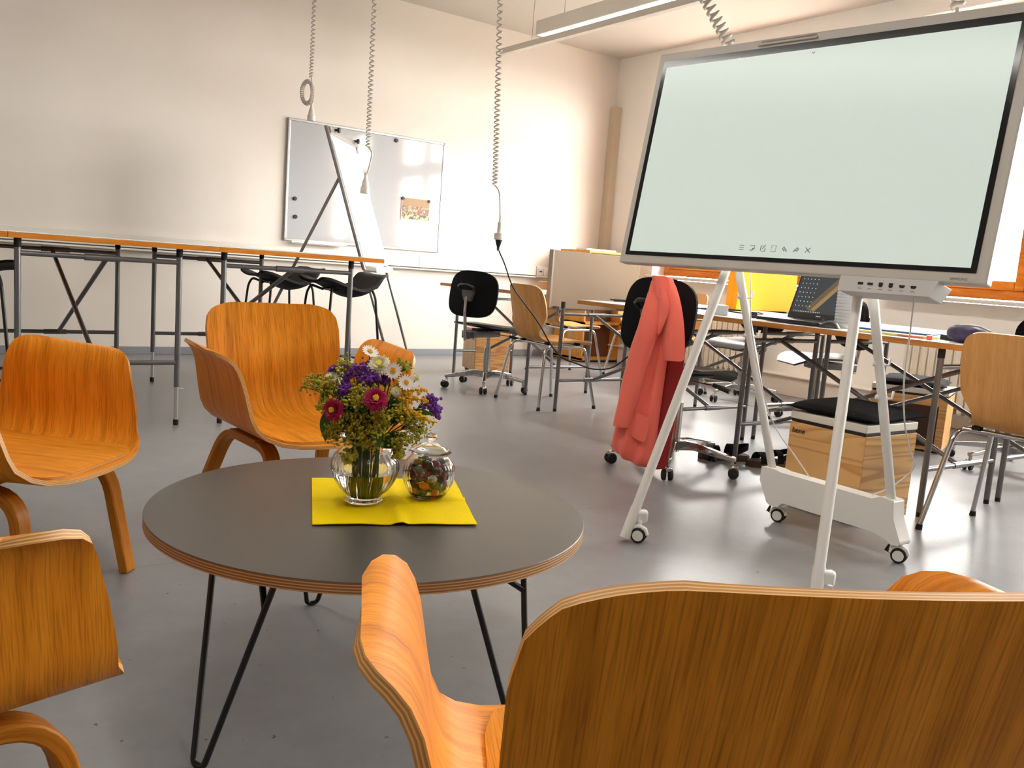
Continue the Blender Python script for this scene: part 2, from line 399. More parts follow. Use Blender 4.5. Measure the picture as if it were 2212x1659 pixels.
for i in range(0, len(ys), 2):
    wr.box((WX+WT/2, (ys[i]+ys[i+1])/2, CZ/2), (WT, ys[i+1]-ys[i], CZ))
for a, b in WINS:
    wr.box((WX+WT/2, (a+b)/2, WZ0/2-.02), (WT, b-a, WZ0-.04)); wr.box((WX+WT/2, (a+b)/2, (WZ1+CZ)/2), (WT, b-a, CZ-WZ1))
struct('wall_right', wr, mat('white_window_wall_paint', (.90, .87, .83), .85, vary=.02, vscale=1.5))
BASEB = mat('blue_grey_skirting', (.26, .27, .30), .45)
struct('baseboard_back', MB().box(((XL+WX)/2, WY-.006, .03), (WX-XL, .012, .06)), BASEB, bevel=.003)
struct('baseboard_right', MB().box((WX-.09, (YN+WY)/2, .085), (.18, WY-YN, .17)).box((WX-.10, (YN+WY)/2, .165), (.205, WY-YN, .014)), WALL, bevel=.004)
# cable trunking along the back wall: two lengths and its lips
TRK = mat('trunking_plastic', (.80, .76, .70), .5)
for x0, x1 in ((XL, 3.99), (3.993, 5.345), (5.50, WX)):
    tm = MB().box(((x0+x1)/2, WY-.03, .865), (x1-x0, .06, .085)).box(((x0+x1)/2, WY-.034, .912), (x1-x0, .05, .012)).box(((x0+x1)/2, WY-.034, .807), (x1-x0, .066, .014))
    o = struct('trim_1' if x0 == XL else 'trim_2' if x1 < 6 else 'trim_3', tm, TRK, bevel=.003)
struct('trim_4', MB().box((WX-.045, WY-.045, 1.31), (.09, .09, 2.62)), mat('corner_column_beige', (.60, .49, .37), .7), bevel=.004)  # narrow beige column in the corner of back and window walls
so = empty('wall_socket', (5.425, WY-.06, .86), 0, 'cream double data socket set into the wall trunking', 'socket')
MB().box((0, .02, 0), (.15, .06, .11)).build('socket_body', TRK, so, bevel=.004)
for sx_ in (-.035, .035):
    q = MB().box((sx_, -.014, 0), (.058, .008, .07)).build('socket_insert', WHT, so, bevel=.003)
    MB().box((sx_, -.019, .004), (.03, .004, .012)).build('socket_port', BLK if sx_ < 0 else TRK, q)
# windows
PANE = glass_pane('window_glass')
for i, (a, b) in enumerate(WINS):
    e = empty('window_%d' % (i+1), (WX+.2, (a+b)/2, WZ0)); e['kind'] = 'structure'; h = (b-a)/2; H = WZ1-WZ0
    for (c, d) in (((0, -h+.035, H/2), (.07, .07, H)), ((0, h-.035, H/2), (.07, .07, H)), ((0, 0, .035), (.07, 2*h-.14, .07)), ((0, 0, H-.035), (.07, 2*h-.14, .07)), ((0, 0, H/2), (.07, .09, H-.14)), ((0, 0, 1.28), (.075, 2*h-.14, .09))):
        MB().box(c, d).build('frame_bar', W_WIN, e, smooth=0, bevel=.006)
    for s in (-1, 1):
        for z0, z1 in ((.07, 1.235), (1.325, H-.07)):
            y0, y1 = sorted((s*.045, s*(h-.07))); w5 = .065; x = -.025
            for (c, d) in (((x, y0+w5/2, (z0+z1)/2), (.06, w5, z1-z0)), ((x, y1-w5/2, (z0+z1)/2), (.06, w5, z1-z0)), ((x, (y0+y1)/2, z0+w5/2), (.06, y1-y0-2*w5, w5)), ((x, (y0+y1)/2, z1-w5/2), (.06, y1-y0-2*w5, w5))):
                MB().box(c, d).build('sash_bar', W_WIN, e, smooth=0, bevel=.008)
            MB().box((x, (y0+y1)/2, (z0+z1)/2), (.006, y1-y0-2*w5+.01, z1-z0-2*w5+.01)).build('pane', PANE, e, smooth=0)
    MB().box((-.14, 0, -.022), (.32, 2*h+.0, .03)).build('window_sill', mat('sill_stone', (.62, .59, .55), .35), e, smooth=0, bevel=.006)

# ================================================================== CEILING THINGS
lampx = 4.33
lm = empty('pendant_lamp', (lampx, 3.0, 2.74), 0, 'long white linear pendant lamp with a louvred lit underside near the ceiling', 'lamp')
y0, y1 = -2.0-3.0, 5.92-3.0
MB().box((-.075, (y0+y1)/2, .055), (.012, y1-y0, .11)).box((.075, (y0+y1)/2, .055), (.012, y1-y0, .11)).box((0, (y0+y1)/2, .106), (.14, y1-y0, .008)).box((0, y1, .055), (.16, .01, .11)).box((0, y0, .055), (.16, .01, .11)).build('housing', mat('lamp_enamel', (.72, .68, .62), .5), lm, smooth=0, bevel=.002)
MB().box((0, (y0+y1)/2, .020), (.09, y1-y0-.1, .012)).build('fluorescent_tube', mat('lamp_tube', (1, 1, 1), .5, emit=(1, .96, .9), estr=30.), lm, smooth=0)
lv = MB(); n = int((y1-y0)/.03)
for k in range(n): lv.box((0, y0+.03*k+.015, .006), (.136, .003, .010))
lo = lv.build('louvre', mat('louvre_white', (.9, .9, .9), .3), lm, smooth=0); lo['kind'] = 'stuff'
for yy in (y1-.25, y1-2.4, y1-5.):
    MB().cyl((0, yy, .11), (0, yy, CZ-2.74), .0018, n=6).build('wire', STEEL, lm)
lm_fill = copy_tree(lm); lm_fill.location = (.75, 2.4, 2.74); lm_fill['label'] = 'unseen linear pendant lamp added above the coffee table to brighten the foreground'; lm['group'] = lm_fill['group'] = 'linear pendant lamps in two rows'  # second lamp row lies out of view, added as fill light for the foreground
rl = empty('ceiling_rail', (4.06, 3.0, 2.575), 0, 'slim beige rail hung lengthwise just below the pendant lamp', 'rail')
MB().box((0, (6.10-3-5)/2, .0225), (.05, 6.10-3+5, .045)).build('rail_profile', mat('rail_beige', (.70, .64, .57), .5), rl, smooth=0, bevel=.002)
for yy in (2.7, .3, -2.3):
    MB().cyl((0, yy, .045), (0, yy, CZ-2.575), .0018, n=6).build('wire', STEEL, rl)

def coil_cord(name, top, coil_end, straight, label, R=.0135, r=.0042, pitch=.034, loop=None, socket=True, plugged=False):
    e = empty(name, coil_end, 0, label, 'cord', 'coiled power cords hanging from the ceiling'); o = Vector(coil_end)
    a = Vector(top); b = Vector(coil_end); L = (b-a).length; d = (b-a)/L; u = d.orthogonal().normalized(); w_ = d.cross(u)
    pts = []; s = 0.; ph = 0.
    while s < L:
        k = .55+.45*min(1, (L-s)/(.5*L)); k = max(.42, k)
        # windings lie closer together towards the free end
        pts.append(a+d*s+R*(cos(ph)*u+sin(ph)*w_)); ph += 2*pi/9; s += pitch*k/9
    MB(o).tube(pts, r, 5).build('coil', CORDW, e, smooth=80)
    if loop:                      # spare windings tied into a loop
        c = Vector(loop[0]); rx, rz = loop[1], loop[2]; q = []; N_ = 34
        for i in range(N_*9):
            t = i/(N_*9); al = pi/2+2*pi*t*.97; cc = c+Vector((rt.x*rx*cos(al), rt.y*rx*cos(al), rz*sin(al))); nn = Vector((rt.x*cos(al), rt.y*cos(al), sin(al)))
            q.append(cc+.0125*(cos(2*pi*i/9)*nn+sin(2*pi*i/9)*fwd))
        MB(o).tube(q, r*.9, 5).build('coil_loop', CORDW, e, smooth=80)
    st = [Vector(p) for p in straight]
    MB(o).tube(smooth_path(st, 5), r, 6).build('cord_tail', CORDW, e, smooth=80)
    if socket:
        t = st[-1]
        pr = [(.004, .12), (.0075, .118), (.0095, .09), (.0175, .07), (.022, .04), (.0235, .038), (.0275, .035), (.0275, .0), (.023, .0), (.023, .014), (.0, .014)]
        if plugged: pr = [(.0045, .13), (.006, .127), (.0065, .10), (.0085, .095), (.013, .09), (.0125, .04), (.0145, .036), (.027, .034), (.027, .0), (.0, .0)]
        MB(o).lathe(pr, 20, t-Vector((0, 0, .09))).build('socket', mat('socket_ivory', (.66, .62, .56), .4), e)
    return e
coil_cord('coiled_power_cord', (2.356, 5.843, CZ), (2.356, 5.843, 2.06), [(2.356, 5.843, 2.065), (2.362, 5.838, 2.0), (2.372, 5.832, 1.93), (2.365, 5.839, 1.865)], 'coiled pale cord with spare windings looped above its socket', loop=((2.335, 5.853, 1.96), .036, .073))
coil_cord('coiled_power_cord', (2.283, 4.783, CZ), (2.291, 4.779, 1.52), [(2.291, 4.779, 1.52), (2.312, 4.767, 1.49), (2.30, 4.77, 1.41), (2.286, 4.782, 1.345)], 'straight hanging coiled cord ending in a free socket before the whiteboard')
coil_cord('coiled_power_cord', (2.606, 4.03, CZ), (2.671, 3.988, 1.325), [(2.665, 3.988, 1.325), (2.69, 3.975, 1.29), (2.70, 3.968, 1.2), (2.704, 3.966, 1.125)], 'coiled cord with a black cable plugged into its lower end', plugged=True, R=.0145)
coil_cord('coiled_power_cord', (2.22, 3.12, CZ), (2.772, 2.525, 1.85), [(2.772, 2.525, 1.85), (2.83, 2.45, 1.76), (2.76, 2.2, 1.60), (2.60, 2.0, 1.42)], 'slanting coiled cord running down behind the top edge of the display', R=.021, r=.0065, pitch=.044, socket=False)
coil_cord('coiled_power_cord', (3.09, 1.83, CZ), (3.125, 1.79, 1.93), [(3.125, 1.79, 1.93), (3.1, 1.78, 1.85), (2.9, 1.75, 1.6), (2.66, 1.72, 1.4)], 'coiled cord whose tip just shows above the display near its right corner', R=.021, r=.0065, pitch=.044, socket=False)
cb = [(2.704, 3.966, 1.035), (2.707, 3.966, .985), (2.749, 3.959, 0.908), (2.812, 3.952, 0.785), (2.915, 3.939, 0.674), (2.972, 3.896, 0.588), (3.031, 3.85, 0.477), (3.086, 3.806, 0.409), (3.116, 3.716, 0.389), (3.154, 3.619, 0.371), (3.195, 3.515, 0.391), (3.221, 3.423, 0.461), (3.30, 3.35, 0.56), (3.42, 3.3, .64), (3.5, 3.31, .655)]
bc = empty('black_power_cable', cb[0], 0, 'black mains cable hanging in a long curve from the coiled cord to the desk', 'cable')
MB(cb[0]).tube(smooth_path(cb, 6), .0042, 6).build('cable', RUB, bc, smooth=80)
MB(cb[0]).lathe([(.004, -.06), (.007, -.058), (.0065, -.05), (.0085, -.048), (.0075, -.04), (.01, -.035), (.019, -.005), (.02, .0), (.0, .0)], 14, cb[0]).build('plug', BLK, bc)

# ================================================================== BACK WALL
wb = empty('whiteboard', (3.463, WY-.001, .969), 0, 'large glossy magnetic whiteboard with aluminium frame on the back wall', 'whiteboard')
BW, BH = 1.512, 1.006
MB().box((0, -.012, BH/2), (BW-.03, .012, BH-.03)).build('board', mat('whiteboard_enamel', (.46, .47, .49), .06, coat=.15), wb, smooth=0)
for c, d in (((0, -.012, .011), (BW-.04, .022, .022)), ((0, -.012, BH-.011), (BW-.04, .022, .022)), ((-BW/2+.011, -.012, BH/2), (.022, .022, BH-.04)), ((BW/2-.011, -.012, BH/2), (.022, .022, BH-.04))):
    MB().box(c, d).build('frame_rail', mat('whiteboard_frame_alu', (.40, .40, .40), .35, .7), wb, smooth=0, bevel=.004)
for sx_ in (-1, 1):
    for z_ in (.012, BH-.012): MB().box((sx_*(BW/2-.012), -.012, z_), (.026, .026, .026)).build('corner_cap', mat('grey_cap', (.42, .42, .42), .5), wb, bevel=.006)
MB().box((-.46, -.05, -.012), (.5, .07, .006)).box((-.46, -.083, -.006), (.5, .004, .014)).build('pen_tray', ALU, wb, smooth=0)
def magnet(x, z, r, label, group=None, y=-.024):
    o = MB((x, WY+y, z)).cyl((x, WY+y+.006, z), (x, WY+y-.008, z), r, r*.88, 20).build('magnet', BLK, bevel=.002)
    tag(o, label, 'magnet', group)
magnet(2.79, 1.322, .018, 'upper of two black magnets at the left of the whiteboard')
magnet(2.801, 1.173, .018, 'lower of two black magnets at the left of the whiteboard')
magnet(3.707, 1.928, .019, 'single black magnet at the top edge of the whiteboard')
def photo_mat():
    m = bpy.data.materials.new('group_photo_print'); m.use_nodes = True; nt = m.node_tree; N = nt.nodes; L = nt.links
    p = N['Principled BSDF']; p.inputs['Roughness'].default_value = .35
    tc = N.new('ShaderNodeTexCoord'); sx = N.new('ShaderNodeSeparateXYZ'); L.new(tc.outputs['Object'], sx.inputs[0])
    v = N.new('ShaderNodeTexVoronoi'); v.inputs['Scale'].default_value = 75; L.new(tc.outputs['Object'], v.inputs['Vector'])
    hs = N.new('ShaderNodeValToRGB'); e = hs.color_ramp.elements; e[0].color = (.03, .02, .015, 1); e[1].color = (.6, .42, .25, 1)
    for q, c in ((.25, (.35, .05, .03)), (.45, (.1, .07, .05)), (.6, (.5, .35, .1)), (.8, (.06, .06, .1))): e.new(q).color = (*c, 1)
    sp = N.new('ShaderNodeSeparateColor'); L.new(v.outputs['Color'], sp.inputs[0]); L.new(sp.outputs[0], hs.inputs['Fac'])
    r = N.new('ShaderNodeValToRGB'); e = r.color_ramp.elements; r.color_ramp.interpolation = 'CONSTANT'
    e[0].position = 0; e[0].color = (.05, .05, .05, 1); e[1].position = .52; e[1].color = (.0, 0, 0, 1)
    mr = N.new('ShaderNodeMapRange'); mr.inputs['From Min'].default_value = 0; mr.inputs['From Max'].default_value = .205; L.new(sx.outputs['Z'], mr.inputs['Value'])
    # wall band above, people in the middle, table and chairs below
    up_ = N.new('ShaderNodeMath'); up_.operation = 'GREATER_THAN'; up_.inputs[1].default_value = .62; L.new(mr.outputs[0], up_.inputs[0])
    lo_ = N.new('ShaderNodeMath'); lo_.operation = 'LESS_THAN'; lo_.inputs[1].default_value = .26; L.new(mr.outputs[0], lo_.inputs[0])
    m1 = N.new('ShaderNodeMix'); m1.data_type = 'RGBA'; L.new(up_.outputs[0], m1.inputs['Factor']); L.new(hs.outputs['Color'], m1.inputs['A']); m1.inputs['B'].default_value = (.30, .16, .045, 1)
    n = N.new('ShaderNodeTexNoise'); n.inputs['Scale'].default_value = 28; L.new(tc.outputs['Object'], n.inputs['Vector'])
    tr = N.new('ShaderNodeValToRGB'); tr.color_ramp.elements[0].position = .45; tr.color_ramp.elements[0].color = (.03, .03, .02, 1); tr.color_ramp.elements[1].position = .55; tr.color_ramp.elements[1].color = (.5, .42, .22, 1); L.new(n.outputs['Fac'], tr.inputs['Fac'])
    m2 = N.new('ShaderNodeMix'); m2.data_type = 'RGBA'; L.new(lo_.outputs[0], m2.inputs['Factor']); L.new(m1.outputs['Result'], m2.inputs['A']); L.new(tr.outputs['Color'], m2.inputs['B'])
    L.new(m2.outputs['Result'], p.inputs['Base Color']); return m
ph = empty('group_photo', (3.942, WY-.0245, 1.243), 0, 'small colour group photo held to the whiteboard by two magnets', 'photo')
MB().box((0, 0, .101), (.296, .002, .202)).build('paper', PAPER, ph, smooth=0)
MB().box((0, -.0015, .1025), (.282, .001, .188)).build('print', photo_mat(), ph, smooth=0)
magnet(3.806, 1.432, .016, 'black magnet at the left corner of the group photo', y=-.026)
magnet(4.075, 1.430, .016, 'black magnet at the right corner of the group photo', y=-.026)

# flip chart easel
B = Vector((.64, .768, 0)); Nf = Vector((.768, -.64, 0)); nr = Vector((2.40, 5.665, 1.735)); BWd = .72
fc = empty('flipchart_easel', (2.75, 5.85, 0), 0, 'grey flipchart easel with white paper pad standing before the whiteboard', 'easel'); fo = (2.75, 5.85, 0)
lean = .33
def fp(u, z, off=0.): return nr+B*u+Nf*(lean*(nr.z-z)+off)+Vector((0, 0, z-nr.z))
for u in (0, BWd): MB(fo).tube([fp(u, 1.735), fp(u, .80)], .014, 8).build('side_post', mat('easel_grey', (.22, .21, .20), .4, .4), fc)
for u in (.03, BWd-.03): MB(fo).tube([fp(u, .83, -.005), fp(u, .02, -.005)], .010, 8).cyl(fp(u, .03, -.005), fp(u, .0, -.005), .013).build('front_leg', MATS['easel_grey'], fc)
for u in (.02,): MB(fo).tube([fp(u, 1.40, -.01), fp(u, 1.40, -.01)+(-Nf*.47+Vector((0, 0, -1)))*1.385], .011, 8).build('rear_leg', MATS['easel_grey'], fc)
Mb = Matrix((B, -(Nf*lean+Vector((0, 0, -1))).normalized(), Nf)).transposed()
MB(fo).box(fp(BWd/2, 1.27), (BWd-.01, .93, .008), M=Mb).build('back_board', WHT, fc, smooth=0)
MB(fo).box(fp(BWd/2, 1.235, .009), (BWd-.05, .86, .012), M=Mb).build('paper_pad', PAPER, fc, smooth=0)
MB(fo).box(fp(BWd/2, 1.71, .012), (BWd, .045, .03), M=Mb)  .build('clamp_bar', mat('clamp_alu', (.38, .37, .36), .35, .6), fc, smooth=0, bevel=.004)
for u in (.12, BWd-.08):
    MB(fo).cyl(fp(u, 1.725, .02), fp(u, 1.725, .055), .009).cyl(fp(u, 1.725, .045), fp(u, 1.725, .06), .019).build('clamp_knob', BLK, fc)
MB(fo).box(fp(BWd/2, .79, .04), (BWd, .012, .09), M=Mb).build('tray', ALU, fc, smooth=0)
MB(fo).box(fp(BWd/2-.06, .805, .045), (BWd-.2, .03, .07), M=Mb).build('loose_sheets', PAPER, fc, smooth=0)

# ================================================================== ARMCHAIRS (local: sitter faces +Y, +X is the sitter's right)
def make_armchair():
    e = empty('armchair')
    tag(e, None, 'armchair')
    # side shell: U section from arm to arm, each station (x, z, y_front, y_rear)
    half = [(0, .338, .315, -.12), (.08, .338, .311, -.13), (.14, .340, .300, -.14), (.19, .347, .284, -.148), (.225, .362, .268, -.152), (.248, .385, .248, -.155), (.261, .415, .240, -.157), (.268, .45, .231, -.158), (.274, .485, .222, -.158),
            (.280, .518, .211, -.156), (.288, .545, .202, -.153), (.298, .565, .192, -.150), (.310, .578, .176, -.146), (.322, .586, .152, -.138), (.331, .590, .118, -.122), (.336, .591, .075, -.095)]
    st = [(-x, z, f, r) for x, z, f, r in half[:0:-1]] + half
    G = []
    ny = 15
    for x, z, f, r in st:
        row = []
        for j in range(ny):
            t = j/(ny-1); y = f+(r-f)*t
            lift = .014*t*(min(1, max(0, (z-.42)/.1)))
            row.append((x, y, z+lift))
        G.append(row)
    MB().sheet(G, .011).build('side_shell', [W_CHAIR, P_EDGE], e, smooth=40)
    # back-and-seat ply
    prof = [(.288, .347), (.268, .3500), (.21, .3520), (.11, .3525), (0, .3525), (-.075, .355), (-.122, .365), (-.155, .388), (-.176, .42), (-.190, .46), (-.203, .52), (-.217, .575), (-.231, .63), (-.241, .67), (-.247, .695), (-.250, .708), (-.251, .7145)]
    hw = [.120, .172, .190, .196, .200, .204, .208, .213, .219, .225, .231, .234, .235, .228, .208, .175, .135]
    P = smooth_path([(0, y, z) for y, z in prof], 3); n = len(P); G = []
    for i, p in enumerate(P):
        s = i/3; k = min(int(s), len(hw)-2); h = hw[k]+(hw[k+1]-hw[k])*(s-k)
        bk = min(1, max(0, (p.z-.40)/.15)); row = []
        for j in range(13):
            x = -h+2*h*j/12
            crv = .42*x*x*bk
            frontdrop = -.25*x*x*max(0, (p.y-.15)/.11) if p.z < .38 else 0
            row.append((x, p.y+crv, p.z))
        G.append(row)
    MB().sheet(G, .011).build('back_and_seat', [W_SEATV, P_EDGE], e, smooth=40)
    for s in (-1, 1):
        path = fillet([(s*.215, .245, 0), (s*.175, .205, .312), (s*.175, -.15, .312), (s*.225, -.30, 0)], .085, 7)
        sweep_rect(path, .046, .024, (1, 0, 0)).build('leg_frame', W_LEG, e, smooth=40, bevel=.004)
    MB().box((0, .02, .320), (.40, .20, .018)).build('under_frame', W_LEG, e, smooth=0, bevel=.004)
    return e
ac = make_armchair()
AG = 'bent plywood armchairs around the coffee table'
for i, (x, y, a, lab) in enumerate([
        (1.07, 2.63, -176.0, 'amber plywood armchair facing the viewer behind the coffee table'),
        (.19, 2.43, -131.0, 'amber plywood armchair at the left picture edge beside the high tables'),
        (-.085, 1.255, -75.0, 'amber plywood armchair cut off at the lower left corner'),
        (.628, .50, -28.0, 'large foreground plywood armchair seen from behind, dark brown back')]):
    place(ac, i == 0, (x, y, 0), radians(a), lab, AG)

# ================================================================== COFFEE TABLE
ct = empty('coffee_table', (.812, 1.587, 0), 0, 'round coffee table with dark grey top, plywood rim and black hairpin legs', 'table')
CTZ, CTR = .385, .441
c_ = MB(); n = 96; t_ = .021
prof = [(CTR, CTZ-t_), (CTR, CTZ-.0012)]
vs = []; uv = []; fs = []
for k in range(n):
    a = 2*pi*k/n
    vs += [(CTR*cos(a), CTR*sin(a), CTZ-t_), (CTR*cos(a), CTR*sin(a), CTZ-.0012), ((CTR-.001)*cos(a), (CTR-.001)*sin(a), CTZ)]
for k in range(n):
    k2 = (k+1) % n
    fs.append((3*k, 3*k2, 3*k2+1, 3*k+1)); uv.append([(k*.03, 0), (k*.03+.03, 0), (k*.03+.03, 1), (k*.03, 1)])
c_.add(vs, fs, 1, uv)
c_.add(vs, [(3*k+1, 3*((k+1) % n)+1, 3*((k+1) % n)+2, 3*k+2) for k in range(n)], 0)
c_.add(vs, [tuple(3*k+2 for k in range(n)), tuple(3*k for k in range(n))[::-1]], 0)
c_.build('table_top', [mat('dark_linoleum_top', (.070, .062, .054), .34, spec=.5), T_EDGE], ct, smooth=40)
for ang in (203, 82, 288):
    a = radians(ang); d = Vector((cos(a), sin(a), 0)); s = Vector((-sin(a), cos(a), 0)); zt = CTZ-t_
    f0 = d*.425
    pts = fillet([d*.33+s*.085+Vector((0, 0, zt)), f0+s*.013+Vector((0, 0, .006)), f0-s*.013+Vector((0, 0, .006)), d*.33-s*.085+Vector((0, 0, zt))], .014, 5)
    q = MB().tube(pts, .006, 8).build('hairpin_leg', BLKM, ct, smooth=80)
    j = (d*.33+s*.085+Vector((0, 0, zt)))*.78+(f0+s*.013)*.22
    MB().tube([j, d*.28-s*.03+Vector((0, 0, zt))], .006, 8).build('brace', BLKM, q, smooth=80)
MB().cyl((0, 0, CTZ-t_-.012), (0, 0, CTZ-t_), .22, n=40).build('mounting_plate', BLKM, ct)

# ================================================================== TUBE FRAME TABLES
def tube_table(name, W, L, Htop, top_t, tx, ty, mats, r=.0135, rail_hi=None, rail_lo=.31, ext=.0, ztube=None, rot=0):
    """W: distance between the legs of an end frame (x), L: distance between end frames (y), tx,ty: (x0,x1),(y0,y1) of the top"""
    e = empty(name); tag(e, None, 'table')
    zt = Htop-top_t
    tp = MB().box(((tx[0]+tx[1])/2, (ty[0]+ty[1])/2, Htop-top_t/2-.0015), (tx[1]-tx[0], ty[1]-ty[0], top_t-.003)).build('table_top', mats[0], e, smooth=0, bevel=.0015)
    MB().box(((tx[0]+tx[1])/2, (ty[0]+ty[1])/2, Htop-.001), (tx[1]-tx[0]-.004, ty[1]-ty[0]-.004, .002)).build('laminate', LAMI, tp, smooth=0)
    zh = rail_hi if rail_hi else zt-.065
    for sx in (-1, 1):
        for sy in (-1, 1):
            x, y = sx*W/2, sy*L/2
            q = MB().cyl((x, y, ext+.02), (x, y, zt-.035), r, n=14).build('leg', STEEL, e)
            MB().cyl((x, y, zt-.04), (x, y, zt), r*1.12, n=14).build('leg_cap', RUB, q)
            if ext: MB().cyl((x, y, .02), (x, y, ext+.04), r*.72, n=12).cyl((x+.012, y, ext+.012), (x+.03, y-.006, ext+.012), .003, n=6).build('leg_extension', GALV, q)
            MB().cyl((x, y, 0), (x, y, .028), r*.95, n=12).build('foot', RUB, q)
    for sy in (-1, 1):
        for z in (zh, rail_lo):
            MB().cyl((-W/2, sy*L/2, z), (W/2, sy*L/2, z), r*.85, n=12).build('cross_rail', STEEL, e)
        MB().cyl((-.075, sy*L/2, zh), (.075, sy*L/2, zh), r*1.15, n=12).build('sleeve', STEEL, e)
        MB().cyl((-.06, sy*L/2, rail_lo), (.06, sy*L/2, rail_lo), r*1.1, n=12).build('sleeve', STEEL, e)
    for s in (-1, 1):
        MB().cyl((s*.018, -s*L/2, zh), (s*.018, s*L/2, rail_lo), r*.85, n=12).build('diagonal_brace', STEEL, e)
    return e
ht = tube_table('high_table', .682, 1.40, .886, .026, (-.382, .513), (-.752, .83), [W_HIGH], rail_hi=.795, rail_lo=.31, ext=.17)
HG = 'grey tube framed high tables along the back'
for i, (x, y, lab) in enumerate([(.80, 5.08, 'middle high table with orange wood edge behind the left armchair'), (1.695, 5.08, 'right high table with orange edge ending beside the flipchart easel'), (-.097, 5.08, 'high table continuing out of the left picture edge')]):
    place(ht, i == 0, (x, y, 0), 0, lab, HG)

dk = tube_table('desk', .56, .98, .727, .025, (-.33, .33), (-.70, .70), [W_DESKEDGE], rail_hi=.625, rail_lo=.20, ext=0., r=.0125)
DG = 'white topped desks with crossed tube frames'
DESKS = [(3.735, 2.335, 'near desk carrying the laptop, behind the display stand'), (3.735, 3.74, 'desk behind the chair with the red jacket, next to the grey screen'),
         (4.40, 2.335, 'far side desk nearest the right window, back to back with the laptop desk'), (4.40, 3.74, 'far side desk with the yellow screen')]
for i, (x, y, lab) in enumerate(DESKS):
    if i != 1: place(dk, i == 0, (x, y, 0), 0, lab, DG)
dk2 = tube_table('desk', .56, 1.05, .727, .025, (-.33, .33), (-.735, .33), [W_DESKEDGE], rail_hi=.625, rail_lo=.20, r=.0125)
place(dk2, True, (3.735, 3.77, 0), 0, DESKS[1][2], DG)
place(dk, False, (3.95, 5.40, 0), radians(0), 'separate desk close to the back wall with paper on it', DG)

# grey privacy screen at the end of the desk row
ps = empty('privacy_screen', (3.86, 4.475, 0), 0, 'tall grey felt privacy screen at the far end of the desks', 'screen')
MB().box((0, 0, .835), (.76, .035, .375)).build('screen_panel', mat('greige_felt', (.27, .205, .15), .9, spec=.15, bump=.3, bscale=500), ps, smooth=0, bevel=.004)
MB().box((-.386, 0, .835), (.014, .04, .379)).build('edge_profile', mat('profile_bronze', (.22, .19, .15), .5, .3), ps, smooth=0)
for x in (-.34, .30): MB().box((x, -.03, .655), (.03, .09, .02)).cyl((x, -.045, .60), (x, -.045, .665), .008).build('clamp', STEEL, ps, bevel=.003)

